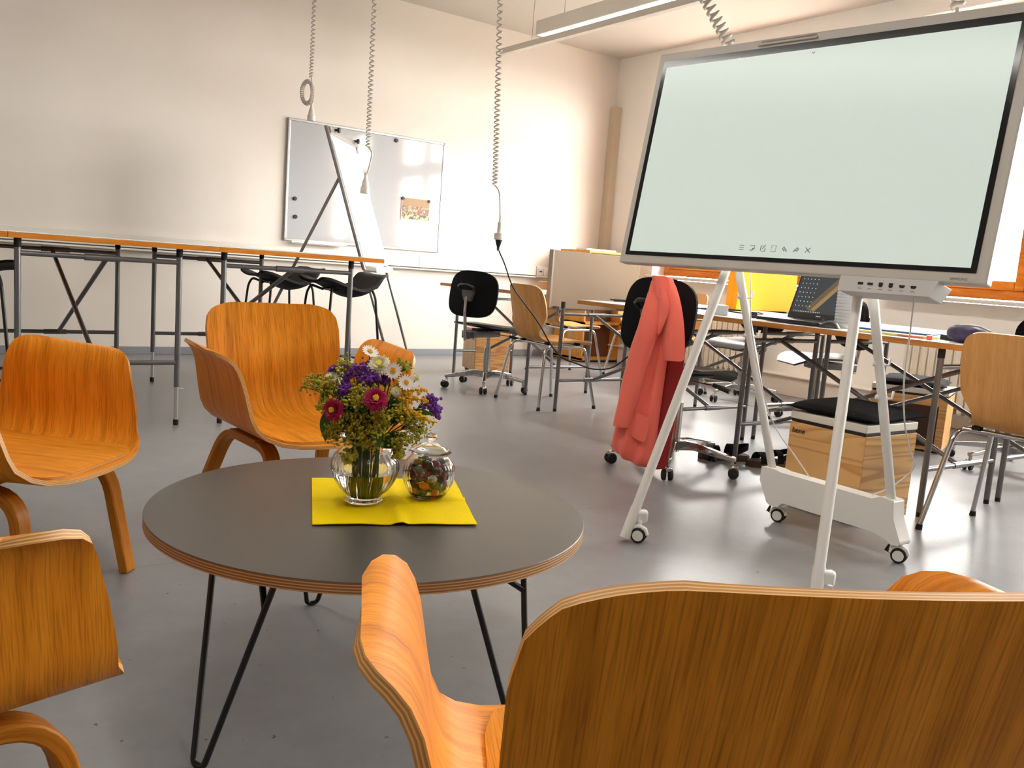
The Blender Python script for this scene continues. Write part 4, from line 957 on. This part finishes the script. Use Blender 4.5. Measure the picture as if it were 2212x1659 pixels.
MB().box((.055, -.0364, .022), (.03, .001, .018)).build('barcode', mat('barcode_grey', (.12, .12, .12), .6), sb, smooth=0)
random.seed(11)
for k, (x, y, lab) in enumerate([(3.80, 3.62, 'tangled black cable lying on the desk behind the red jacket'), (3.98, 3.40, 'black cable loop on the desk left of the carton'), (3.70, 3.92, 'black cable coil farthest back on the desk with the grey screen')]):
    pts = [(x+.13*cos(t*1.9+k)*(.5+.5*sin(t*.7)), y+.17*sin(t*1.3+k*2), TZ+.004+.006*(1+sin(2.3*t))) for t in [i*.35 for i in range(26)]]
    tag(MB(pts[0]).tube(smooth_path(pts, 3), .0038, 6).build('black_cable', RUB, smooth=80), lab, 'cable')
pst = empty('power_strip', (3.48, 3.62, TZ), radians(70), 'white power strip with black plug on the desk edge behind the jacket', 'power strip')
MB().box((0, 0, .02), (.24, .055, .04)).build('strip_body', WHT, pst, bevel=.006)
MB().cyl((.06, 0, .04), (.06, 0, .075), .019, .014).build('plug', BLK, pst)
ad = MB().box((0, 0, .016), (.12, .05, .032)).build('power_adapter', BLK, bevel=.006); ad.location = (3.66, 2.98, TZ); ad.rotation_euler = (0, 0, .7); tag(ad, 'black power adapter behind the carton near the laptop', 'adapter')
def flat(name, loc, s, rz, m_, label, cat, group=None):
    o = MB().box((0, 0, s[2]/2), s).build(name, m_, smooth=0, bevel=min(.002, s[2]*.3)); o.location = loc; o.rotation_euler = (0, 0, rz); return tag(o, label, cat, group)
flat('folder', (3.62, 2.13, TZ), (.24, .32, .010), radians(12), mat('straw_card', (.66, .56, .20), .6), 'straw yellow folder on the desk edge right of the bottle', 'folder')
flat('folder', (3.68, 2.17, TZ+.0105), (.22, .31, .008), radians(16), mat('blue_card', (.05, .12, .36), .5), 'blue folder lying on top of the yellow one', 'folder')
flat('paper_sheet', (3.80, 2.02, TZ), (.21, .297, .001), radians(-8), PAPER, 'loose white sheet on the laptop desk behind the folders', 'paper')
flat('paper_sheet', (4.18, 5.35, TZ), (.30, .42, .0015), radians(14), PAPER, 'large white sheet on the desk near the back wall', 'paper')
flat('notebook', (3.68, 1.84, TZ), (.15, .21, .022), radians(-20), BLK, 'black notebook under the dark pencil pouch', 'notebook')
flat('eraser', (3.50, 1.93, TZ), (.05, .022, .018), radians(30), mat('coral_rubber', (.75, .15, .12), .6), 'small coral eraser beside the dark pouch', 'eraser')
tag(MB((3.48, 2.0, TZ+.004)).cyl((3.48, 1.95, TZ+.0045), (3.52, 2.11, TZ+.0045), .004, n=8).build('pencil', mat('red_pencil', (.55, .1, .06), .5)), 'thin red pencil on the desk edge next to the folders', 'pencil')
pc = empty('pencil_pouch', (3.56, 1.80, TZ), radians(75), 'crumpled dark purple pencil pouch with a grey zip', 'pouch')
vs = []; nu, nv = 20, 14
for i in range(nu):
    for j in range(nv):
        a = 2*pi*i/nu; b = -pi/2+pi*j/(nv-1); x = .105*abs(cos(b))**.6*cos(a); y = .045*abs(cos(b))**.6*sin(a); z = .034+.034*sin(b)
        k = .008*noise.noise(Vector((x*30, y*40, z*50))); vs.append((x*(1+2*k), y*(1+6*k), max(0.0, z+k*1.2)))
fs = [(i*nv+j, ((i+1) % nu)*nv+j, ((i+1) % nu)*nv+j+1, i*nv+j+1) for i in range(nu) for j in range(nv-1)]
MB().add(vs, fs).build('pouch_body', mat('dark_violet_cloth', (.035, .025, .07), .7, vary=.5, vscale=40), pc, smooth=80, weld=True)
MB().tube([(-.1, .0, .058), (-.05, .004, .072), (0, -.003, .073), (.06, .003, .07), (.1, 0, .055)], .004, 6).build('zip', mat('grey_zip', (.3, .3, .3), .5), pc, smooth=80)

# sandals
def sandal(loc, rz, label):
    e = empty('sandal', loc, rz, label, 'sandal', 'pair of brown sandals with black straps under the desk')
    out = [(-.13, -.030), (-.12, -.036), (-.06, -.034), (0, -.036), (.06, -.045), (.10, -.042), (.125, -.025), (.132, .0), (.125, .022), (.10, .038), (.05, .043), (0, .038), (-.06, .034), (-.12, .034), (-.132, .02), (-.135, 0)]
    MB().prism(out, 0, .028).build('sole', mat('cork_brown', (.085, .045, .022), .75, vary=.2, vscale=60), e, smooth=30, bevel=.004)
    MB().prism([(x*.97, y*.95) for x, y in out], .028, .031).build('footbed', mat('footbed_brown', (.06, .035, .02), .8), e, smooth=0)
    for cx, w_, h_ in ((.055, .05, .05), (-.035, .035, .062)):
        G = []
        for i in range(11):
            a = pi*i/10; G.append([(cx+t*w_/2, .046*cos(a), .02+h_*sin(a)) for t in (-1, 0, 1)])
        MB().sheet(G, .004).build('strap', [BLKF, BLKF], e, smooth=60)
    G = [[(-.04-.085*sin(a), .046*cos(a), .045+.03*sin(a)+t) for t in (-.014, 0, .014)] for a in [pi*i/12 for i in range(13)]]
    MB().sheet(G, .004).build('heel_strap', [BLKF, BLKF], e, smooth=60)
    return e
sandal((3.47, 2.91, 0), radians(150), 'left brown sandal with black straps under the desk'); sandal((3.60, 2.72, 0), radians(163), 'right brown sandal half hidden by the display leg')

# ================================================================== RED JACKET over the chair
JO = Vector((2.775, 2.80, 0)); a1 = Vector((.25, -.968, 0)); a2 = Vector((-.968, -.25, 0)); je = .769; jshift = .0535
jk = empty('red_jacket', JO, 0, 'coral red jacket hung over the back of a swivel chair', 'jacket')
RED = mat('coral_wool', (.90, .17, .12), .85, sheen=.2, bump=.25, bscale=400)
zs = [.905, .895, .86, .82, .767, .70, .638, .57, .509, .43, .356, .28, .201, .13, .06]
Lx = [-.052, -.062, -.068, -.074, -.082, -.092, -.1, -.105, -.110, -.118, -.128, -.138, -.150, -.159, -.169]
Rx = [.010, .020, .030, .036, .040, .035, .030, .026, .022, .018, .014, .012, .010, .008, .006]
vs = []; n = 44
for i, z in enumerate(zs):
    l, r = (Lx[i]+jshift)/je, (Rx[i]+jshift)/je; c0 = (l+r)/2; hw = (r-l)/2; t = i/(len(zs)-1); th = .018+.035*t
    if i == 0: th = .006; hw *= .8
    for k in range(n):
        a = 2*pi*k/n; fold = .16*sin(3*a+2.0*t+1)*min(1, t*2.5)+.10*sin(6*a-3*t)*t
        x = c0+hw*cos(a)*(1+.04*fold); y = th*sin(a)*(1+fold)+.012*sin(9*cos(a)+2*t)*t
        zz = z+(-.035*(cos(a))*t if t > .6 else 0)
        vs.append(JO+a1*x+a2*(y+.030)+Vector((0, 0, zz)))
fs = [(i*n+k, i*n+(k+1) % n, (i+1)*n+(k+1) % n, (i+1)*n+k) for i in range(len(zs)-1) for k in range(n)]+[tuple(range(n))[::-1], tuple(range((len(zs)-1)*n, len(zs)*n))]
MB(JO).add(vs, fs).build('jacket_body', RED, jk, smooth=70, subsurf=1)
def jpt(e_, z, d=.0): return JO+a1*((e_+jshift)/je)+a2*(d+.030)+Vector((0, 0, z))
def jsheet(name, L, R, d, t=.006, nd=5, m_=RED, bow=.02):
    G = []
    for (el, zl), (er, zr) in zip(L, R):
        G.append([jpt(el+(er-el)*j/nd, zl+(zr-zl)*j/nd, d+bow*sin(pi*j/nd)) for j in range(nd+1)])
    return MB(JO).sheet(G, t).build(name, [m_, m_], jk, smooth=70, subsurf=1)
jsheet('front_panel', [(-.012, .90), (.0, .84), (.005, .77), (.008, .69), (.018, .61), (.027, .545)], [(.030, .895), (.060, .83), (.082, .74), (.094, .67), (.100, .60), (.105, .55)], .028, bow=.03)
jsheet('lapel', [(-.005, .86), (.0, .80), (.004, .73), (.012, .66)], [(.024, .85), (.042, .80), (.044, .755), (.016, .655)], .062, bow=.012)
jsheet('collar', [(-.040, .905), (-.030, .87), (-.012, .82)], [(.022, .905), (.030, .87), (.020, .80)], .052, bow=.02)
sp = [jpt(-.020, .83, .035), jpt(-.030, .72, .055), jpt(-.045, .60, .065), jpt(-.062, .46, .07), jpt(-.082, .33, .07), jpt(-.100, .225, .07)]
vs = []; n = 18; P = smooth_path(sp, 5)
for i, p in enumerate(P):
    t = i/(len(P)-1); rw = .042+.018*sin(pi*min(1, t*1.2))*.6; rd = .026
    for k in range(n):
        a = 2*pi*k/n; f = 1+.10*sin(3*a+9*t); vs.append(p+a1*rw*f*cos(a)+a2*rd*f*sin(a))
fs = [(i*n+k, i*n+(k+1) % n, (i+1)*n+(k+1) % n, (i+1)*n+k) for i in range(len(P)-1) for k in range(n)]+[tuple(range(n))[::-1], tuple(range((len(P)-1)*n, len(P)*n))]
MB(JO).add(vs, fs).build('sleeve', RED, jk, smooth=70)
jsheet('lining', [(.0, .60), (.0, .45), (.0, .3), (.0, .15), (.0, .04)], [(.085, .58), (.075, .45), (.068, .3), (.06, .15), (.055, .06)], -.025, m_=mat('dark_red_lining', (.25, .01, .01), .6), bow=.01)
jsheet('pocket', [(-.055, .30), (-.06, .24), (-.062, .19)], [(.004, .285), (.002, .22), (-.004, .17)], .050, bow=.01)

# ================================================================== COFFEE TABLE SETTING
np_ = [Vector((.778, 1.826, 0)), Vector((1.088, 1.713, 0)), Vector((.942, 1.385, 0)), Vector((.645, 1.502, 0))]
G = []; n = 29
for i in range(n):
    u = i/(n-1); row = []
    for j in range(n):
        v = j/(n-1); p = (1-u)*(1-v)*np_[0]+u*(1-v)*np_[1]+u*v*np_[2]+(1-u)*v*np_[3]
        z = CTZ+.0022+.008*max(0, 1-abs(u-.52)/.035)+.005*max(0, 1-abs(v-.5)/.03)+.0014*abs(noise.noise(Vector((u*5, v*5, 2))))*1.5
        if v > .93: z += .002*abs(sin(u*7))
        row.append((p.x, p.y, z))
    G.append(row)
nk = MB().sheet(G, .0016, emi=0).build('paper_napkin', mat('yellow_napkin', (.84, .60, .0), .8, spec=.1, bump=.5, bscale=350), smooth=60)
tag(nk, 'yellow paper napkin unfolded under the vase and the jar', 'napkin')
E1 = Vector((rt.x, rt.y, 0)); E2 = Vector((-sin(YAW), -cos(YAW), 0))
GLASS = mat('clear_glass', (1, 1, 1), .0, trans=1., ior=1.45)
NZ = CTZ+.0075
VO = Vector((.799, 1.602, NZ)); JR = Vector((.945, 1.590, NZ))
def glass_lathe(name, outer, th, ribs, amp, z0, z1, parent, n=96):
    inner = [(max(.0, r-th), max(z, th*1.6) if r < .05 and z < .02 else z) for r, z in outer[::-1]]
    def rib(a, r, z):
        k = max(0, min(1, (z-z0)/.01))*max(0, min(1, (z1-z)/.01)); return r+amp*k*abs(cos(ribs*a/2))*min(1, r/.03)
    return MB().lathe(outer+inner, n, rib=rib).build(name, GLASS, parent, smooth=60)
vz = empty('glass_vase', VO, 0, 'round ribbed clear glass vase half filled with water', 'vase')
vo = [(.0, .0), (.036, .0), (.039, .003), (.0385, .009), (.036, .013), (.0375, .016), (.047, .026), (.057, .040), (.0645, .056), (.0685, .072), (.068, .086), (.063, .099), (.055, .109), (.0485, .115), (.0465, .120), (.0475, .127), (.052, .134), (.0565, .139)]
glass_lathe('vase_body', vo, .0028, 28, .0026, .016, .108, vz)
wp = [(0, .0075), (.030, .0085), (.0335, .0165), (.0438, .0265), (.0538, .040), (.0612, .056), (.0645, .066), (.0, .066)]
MB().lathe(wp, 64).build('water', mat('water', (.98, 1, .98), .0, trans=1., ior=1.33), vz, smooth=50)
jr = empty('candy_jar', JR, 0, 'small lidded ribbed glass jar filled with wrapped sweets', 'jar')
jo = [(.0, .0), (.034, .0), (.038, .004), (.046, .016), (.0525, .034), (.0545, .052), (.0535, .068), (.049, .080), (.042, .087), (.0395, .090), (.0395, .097)]
glass_lathe('jar_body', jo, .0024, 26, .0022, .012, .078, jr)
lidp = [(.0, .119), (.010, .118), (.022, .114), (.032, .108), (.039, .103), (.046, .1015), (.0465, .099), (.0440, .0975), (.036, .0985), (.028, .106), (.015, .1125), (0, .1145)]
lid_ = MB().lathe(lidp, 48).build('lid', GLASS, jr, smooth=60)
MB().lathe([(0, .1195), (.006, .1195), (.007, .122), (.0135, .126), (.0155, .131), (.013, .137), (.006, .140), (0, .1405)], 12).build('knob', GLASS, lid_, smooth=30)
random.seed(5)
CC = [('deep_red_wrapper', (.16, .006, .010)), ('orange_wrapper', (.62, .09, .005)), ('green_wrapper', (.012, .10, .012)), ('brown_wrapper', (.035, .010, .008)), ('gold_wrapper', (.35, .20, .015)), ('plum_wrapper', (.08, .005, .020)), ('silver_wrapper', (.4, .4, .38))]
CM = [mat(n_, c, .18, coat=.8) for n_, c in CC]
spots = []
layers = [(.013, .028, 6), (.030, .034, 7), (.047, .036, 7), (.063, .034, 6), (.076, .026, 4)]
proto = {}
idx = 0
for z, R_, n_ in layers:
    for k in range(n_):
        a = 2*pi*k/n_+z*40+random.uniform(-.15, .15); spots.append((R_*cos(a), R_*sin(a), z))
    if z < .07: spots.append((.006, -.004, z+.004))
order = [4, 2, 1, 2, 1, 4, 2, 1, 2, 3, 1, 2, 0, 5, 3, 1, 0, 5, 6, 0, 3, 0, 5, 0, 2, 3, 5, 0, 0, 2, 4, 0, 3, 2, 0]
names = ['dark red', 'orange', 'green', 'dark brown', 'golden', 'plum', 'silver']
for k, (x, y, z) in enumerate(spots):
    ci = order[k % len(order)]
    if ci not in proto:
        m = MB(); vs = []; nu, nv = 12, 8
        for i in range(nu):
            for j in range(nv):
                a = 2*pi*i/nu; b = -pi/2+pi*j/(nv-1); f = 1+.06*sin(5*a+3*b); vs.append((.0125*cos(b)*cos(a)*f, .0088*cos(b)*sin(a)*f, .0085*sin(b)))
        fs = [(i*nv+j, ((i+1) % nu)*nv+j, ((i+1) % nu)*nv+j+1, i*nv+j+1) for i in range(nu) for j in range(nv-1)]
        m.add(vs, fs)
        for s in (-1, 1):
            t = []
            for q_ in range(5): t += [(s*.0115, (q_-2)*.0015, .001*(-1)**q_), (s*.0185, (q_-2)*.0032, .002*(-1)**q_)]
            m.add(t, [(2*q_, 2*q_+1, 2*q_+3, 2*q_+2) for q_ in range(4)])
        o = m.build('wrapped_sweet', CM[ci], smooth=60, weld=False); proto[ci] = o
    else:
        o = proto[ci].copy(); COL.objects.link(o)
    o.location = JR+Vector((x, y, z)); o.rotation_euler = (random.uniform(-.5, .5), random.uniform(-.6, .6), random.uniform(0, 6.3))
    tag(o, names[ci]+' wrapped sweet inside the glass jar', 'sweet', names[ci]+' sweets in the jar')

# ================================================================== BOUQUET
random.seed(21)
GST = mat('stem_green', (.035, .09, .015), .5); GLF = mat('leaf_green', (.04, .13, .02), .45, vary=.3, vscale=40)
ICOV = [Vector(v).normalized() for v in [(0, 0, 1), (.894, 0, .447), (.276, .851, .447), (-.724, .526, .447), (-.724, -.526, .447), (.276, -.851, .447), (.724, .526, -.447), (-.276, .851, -.447), (-.894, 0, -.447), (-.276, -.851, -.447), (.724, -.526, -.447), (0, 0, -1)]]
ICOF = [(0, 1, 2), (0, 2, 3), (0, 3, 4), (0, 4, 5), (0, 5, 1), (1, 6, 2), (2, 7, 3), (3, 8, 4), (4, 9, 5), (5, 10, 1), (6, 7, 2), (7, 8, 3), (8, 9, 4), (9, 10, 5), (10, 6, 1), (11, 7, 6), (11, 8, 7), (11, 9, 8), (11, 10, 9), (11, 6, 10)]
def blob(m, p, r, mi=0):
    s = Vector((random.uniform(.7, 1.3), random.uniform(.7, 1.3), random.uniform(.7, 1.3)))
    m.add([Vector(p)+Vector((v.x*s.x, v.y*s.y, v.z*s.z))*r for v in ICOV], ICOF, mi)
def bpt(e, f, z): return VO+E1*e+E2*f+Vector((0, 0, z))
def flower(name, e, f, z, label, group, head):
    h = bpt(e, f, z); d = Vector((e, f)); ln = d.length or 1e-6
    k = min(1, .029/ln); neck = bpt(e*k, f*k, .128); foot = bpt(e*.26*min(1, .1/ln), f*.26*min(1, .1/ln), .012)
    o = empty(name, foot, 0, label, 'flower', group)
    m = MB(foot); path = smooth_path([foot, neck*.55+foot*.45, neck, neck*.45+h*.55+Vector((0, 0, .012)), h], 4)
    m.tube(path, .0016, 5).build('stem', GST, o, smooth=80)
    head(o, foot, h, (path[-1]-path[-3]).normalized())
    return o
def petals(m, c, ax, n, r0, r1, w_, lift, curl, mi=0, jitter=.15):
    ax = ax.normalized(); u = ax.orthogonal().normalized(); v = ax.cross(u); off = random.uniform(0, 6)
    for k in range(n):
        a = off+2*pi*(k+random.uniform(-jitter, jitter))/n; d = cos(a)*u+sin(a)*v; s = ax.cross(d); L = r1*random.uniform(.88, 1.05)
        P = [c+d*r0+ax*lift*.3, c+d*(r0+(L-r0)*.55)+ax*(lift*.75), c+d*L+ax*(lift+curl)]
        m.add([P[0]-s*w_*.3, P[0]+s*w_*.3, P[1]+s*w_*.55, P[2]+s*w_*.22, P[2]-s*w_*.22, P[1]-s*w_*.55], [(0, 1, 2, 5), (5, 2, 3, 4)], mi)
def aster(cm, center, r, face):
    def head(o, foot, h, ax):
        ax = face.normalized(); m = MB(foot)
        for q_, (n_, rr, lf, cu) in enumerate(((30, 1., .05, -.12), (26, .9, .22, .0), (22, .74, .36, .05), (16, .55, .46, .1))):
            petals(m, h, ax, n_, r*.18, r*rr, r*.20, r*lf, r*cu)
        m.build('petals', cm, o, smooth=0)
        c = MB(foot)
        for k in range(26):
            a = k*2.4; q2 = r*.22*sqrt(k/26); u = ax.orthogonal().normalized(); v = ax.cross(u); blob(c, h+u*q2*cos(a)+v*q2*sin(a)+ax*r*.42, r*.08)
        c.build('flower_centre', center, o, smooth=60)
        MB(foot).lathe([(0, -r*.55), (r*.25, -r*.45), (r*.4, -r*.1), (0, 0)], 8, h).build('calyx', GLF, o)
    return head
def daisy(r, face):
    def head(o, foot, h, ax):
        ax = face.normalized(); m = MB(foot); petals(m, h, ax, 17, r*.2, r, r*.27, r*.08, r*.06, jitter=.08)
        m.build('petals', mat('white_petal', (.85, .85, .82), .6), o, smooth=0)
        c = MB(foot); u = ax.orthogonal().normalized(); v = ax.cross(u)
        for k in range(30):
            a = k*2.4; q2 = r*.28*sqrt(k/30); blob(c, h+u*q2*cos(a)+v*q2*sin(a)+ax*(r*.16-q2*.2), r*.075)
        c.build('flower_centre', mat('daisy_yellow', (.75, .38, .01), .7), o, smooth=60)
    return head
def spray(m1, n_, rad, br, flat_=1., dirv=None, m2=None):
    def head(o, foot, h, ax):
        m = MB(foot); st = MB(foot); base = h-ax*rad*1.3
        for k in range(max(4, n_//9)):
            d = Vector((random.gauss(0, 1), random.gauss(0, 1), random.gauss(.35, .8))).normalized(); e_ = h+Vector((d.x, d.y, d.z*flat_))*rad*random.uniform(.45, 1.)
            st.tube([base, base*.4+e_*.6+Vector((0, 0, rad*.1)), e_], .0007, 3)
            for q_ in range(9):
                blob(m, e_+Vector((random.gauss(0, 1), random.gauss(0, 1), random.gauss(0, 1)))*rad*.22, br*random.uniform(.6, 1.25))
        m.build('florets', m1, o, smooth=0); st.build('twigs', GST, o, smooth=0)
    return head
def spike(m1, L, droop, br, d0):
    def head(o, foot, h, ax):
        m = MB(foot); st = MB(foot); d = d0.normalized(); P = [h+d*L*t-Vector((0, 0, droop*t*t)) for t in [i/9 for i in range(10)]]
        st.tube(P, .001, 4)
        for i, p in enumerate(P):
            t = i/9
            for q_ in range(int(11*(1-.55*t))): blob(m, p+Vector((random.gauss(0, 1), random.gauss(0, 1), random.gauss(.2, 1)))*.0055*(1.15-.7*t), br*random.uniform(.6, 1.2))
        m.build('florets', m1, o, smooth=0); st.build('twigs', GST, o, smooth=0)
    return head
MG = mat('crimson_petal', (.36, .004, .07), .6); VI = mat('violet_petal', (.15, .03, .32), .65); CRM = mat('cream_petal', (.82, .80, .60), .6)
YC = mat('aster_centre_yellow', (.70, .42, .02), .7); YG = mat('lime_floret', (.36, .33, .02), .7, vary=.35, vscale=60); GR = mat('goldenrod_floret', (.72, .42, .005), .7); YGW = mat('cream_centre', (.75, .72, .10), .7)
Fc = lambda a, b, c: E1*a+E2*b+Vector((0, 0, c))
flower('crimson_aster', -.053, .088, .203, 'crimson aster at the lower left of the bouquet', None, aster(MG, YC, .0235, Fc(-.35, 1, .15)))
flower('crimson_aster', .028, .090, .230, 'crimson aster in the middle of the bouquet', None, aster(MG, YC, .026, Fc(.15, .9, .5)))
flower('crimson_aster', -.006, .0, .286, 'small crimson aster bud beside the cream aster', None, aster(MG, YC, .009, Fc(0, .5, 1)))
flower('cream_aster', .021, .02, .288, 'large cream white aster at the top of the bouquet', None, aster(CRM, YGW, .026, Fc(-.1, .8, .75)))
flower('cream_aster', -.073, .03, .256, 'cream aster at the far left under the violet one', None, aster(CRM, YGW, .0185, Fc(-.5, .4, .8)))
flower('cream_aster', .060, .035, .240, 'small cream flower cluster right of the middle crimson aster', None, aster(CRM, YGW, .0115, Fc(.2, .9, .5)))
flower('cream_aster', .095, .0, .266, 'tiny cream flower beside the right daisy', None, aster(CRM, YGW, .0085, Fc(.3, .7, .7)))
flower('daisy', -.004, -.005, .312, 'white daisy standing highest in the bouquet', None, daisy(.0195, Fc(.45, .45, .8)))
flower('daisy', .050, .03, .282, 'white daisy right of the cream aster', None, daisy(.019, Fc(.15, 1, .25)))
flower('daisy', .078, .03, .259, 'white daisy above the goldenrod on the right', None, daisy(.018, Fc(.25, .9, .5)))
flower('violet_aster', -.072, .015, .271, 'violet thistle like aster at the upper left of the bouquet', None, aster(VI, VI, .0155, Fc(-.3, .4, 1)))
for e_, f_, z_, rd, lab in ((-.022, .03, .268, .026, 'violet statice in the upper middle of the bouquet'), (-.042, .045, .243, .016, 'violet statice sprig above the left crimson aster'), (.035, .01, .268, .02, 'violet statice behind the right daisies'), (.006, .035, .262, .018, 'violet statice below the cream aster'), (.122, .0, .215, .019, 'violet statice at the right edge of the bouquet'), (.138, -.005, .197, .012, 'violet statice tip lowest on the right')):
    flower('statice', e_, f_, z_, lab, None, spray(VI, 117, rd, .0036))
gl = [(.070, .02, .235, Fc(1, .1, .45), .055, 'goldenrod spike reaching highest to the right'), (.065, .035, .225, Fc(1, .2, .25), .060, 'goldenrod spike second from the top on the right'), (.070, .045, .205, Fc(1, .3, .0), .065, 'goldenrod spike pointing straight right'), (.065, .03, .20, Fc(1, .0, -.1), .075, 'goldenrod spike drooping lowest on the right'), (.055, .02, .25, Fc(.8, .1, .7), .035, 'goldenrod spike between the two right daisies'), (.0, -.01, .285, Fc(-.3, 0, 1), .012, 'goldenrod tip behind the highest daisy')]
for e_, f_, z_, d_, L_, lab in gl: flower('goldenrod', e_, f_, z_, lab, None, spike(GR, L_, .012, .0028, d_))
lmn = [(-.112, .0, .236, .024), (-.068, .045, .236, .024), (-.075, .05, .205, .022), (-.018, .065, .212, .026), (.012, .068, .180, .026), (.042, .062, .190, .024), (.080, .045, .190, .024), (.105, .03, .165, .026), (-.040, .062, .178, .026), (-.058, .055, .150, .022), (-.015, .068, .155, .024), (.030, .066, .155, .024), (.078, .045, .142, .022), (.072, .04, .115, .014), (-.022, .066, .108, .015), (-.048, .02, .275, .022), (.062, -.02, .285, .016), (.0, -.06, .22, .03), (.05, -.06, .21, .03), (-.05, -.05, .21, .03), (.01, .05, .135, .02), (-.005, .06, .235, .02)]
for k, (e_, f_, z_, rd) in enumerate(lmn): flower('lady_mantle', e_, f_, z_, 'lime green lady\'s mantle spray filling the bouquet', 'lime green filler sprays in the bouquet', spray(YG, 171, rd, .0026))
def leaf(e_, f_, z_, d_, L_, w_, label):
    p0 = bpt(e_*.35, f_*.35, .13); p1 = bpt(e_, f_, z_); d = d_.normalized(); s = d.cross(E2).normalized(); G = []
    for i in range(9):
        t = i/8; ww = w_*sin(pi*min(1, .08+t*.92))**.7; c = p1+d*L_*t-Vector((0, 0, .25*L_*t*t)); G.append([c+s*ww*q_/2+E2*(-.12*abs(q_)*w_)*0+Vector((0, 0, .10*w_*abs(q_))) for q_ in (-1, -.5, 0, .5, 1)])
    e = empty('leaf', p0, 0, label, 'leaf'); MB(p0).sheet(G, .0008, emi=0).build('leaf_blade', GLF, e, smooth=60); MB(p0).tube([p0, (p0+p1)/2+Vector((0, 0, .01)), p1], .0015, 5).build('leaf_stalk', GST, e, smooth=80)
leaf(-.068, .04, .19, Fc(-.15, .2, -1), .05, .035, 'broad green leaf hanging at the left side of the bouquet')
leaf(.02, .065, .165, Fc(.5, .4, -.6), .035, .024, 'dark green leaf just above the vase rim')
leaf(.09, .03, .20, Fc(.9, .2, .2), .05, .012, 'narrow leaf between the goldenrod spikes')
leaf(-.075, .03, .245, Fc(-.3, .4, -.7), .035, .02, 'green leaf below the left cream aster')
leaf(.0, .05, .22, Fc(.1, .7, -.3), .035, .022, 'green leaf deep in the middle of the bouquet')
random.seed(3)
for k in range(12):
    e_, f_, z_ = random.uniform(-.065, .07), random.uniform(-.02, .03), random.uniform(.145, .225)
    leaf(e_*.5, f_, z_-.03, Fc(e_*8, random.uniform(-.3, .5), random.uniform(.1, 1.)), .055, .036, 'dark green leaf hidden among the flowers')
for o in bpy.data.objects:
    if o.get('label') == 'dark green leaf hidden among the flowers': o['group'] = 'leaves hidden inside the bouquet'
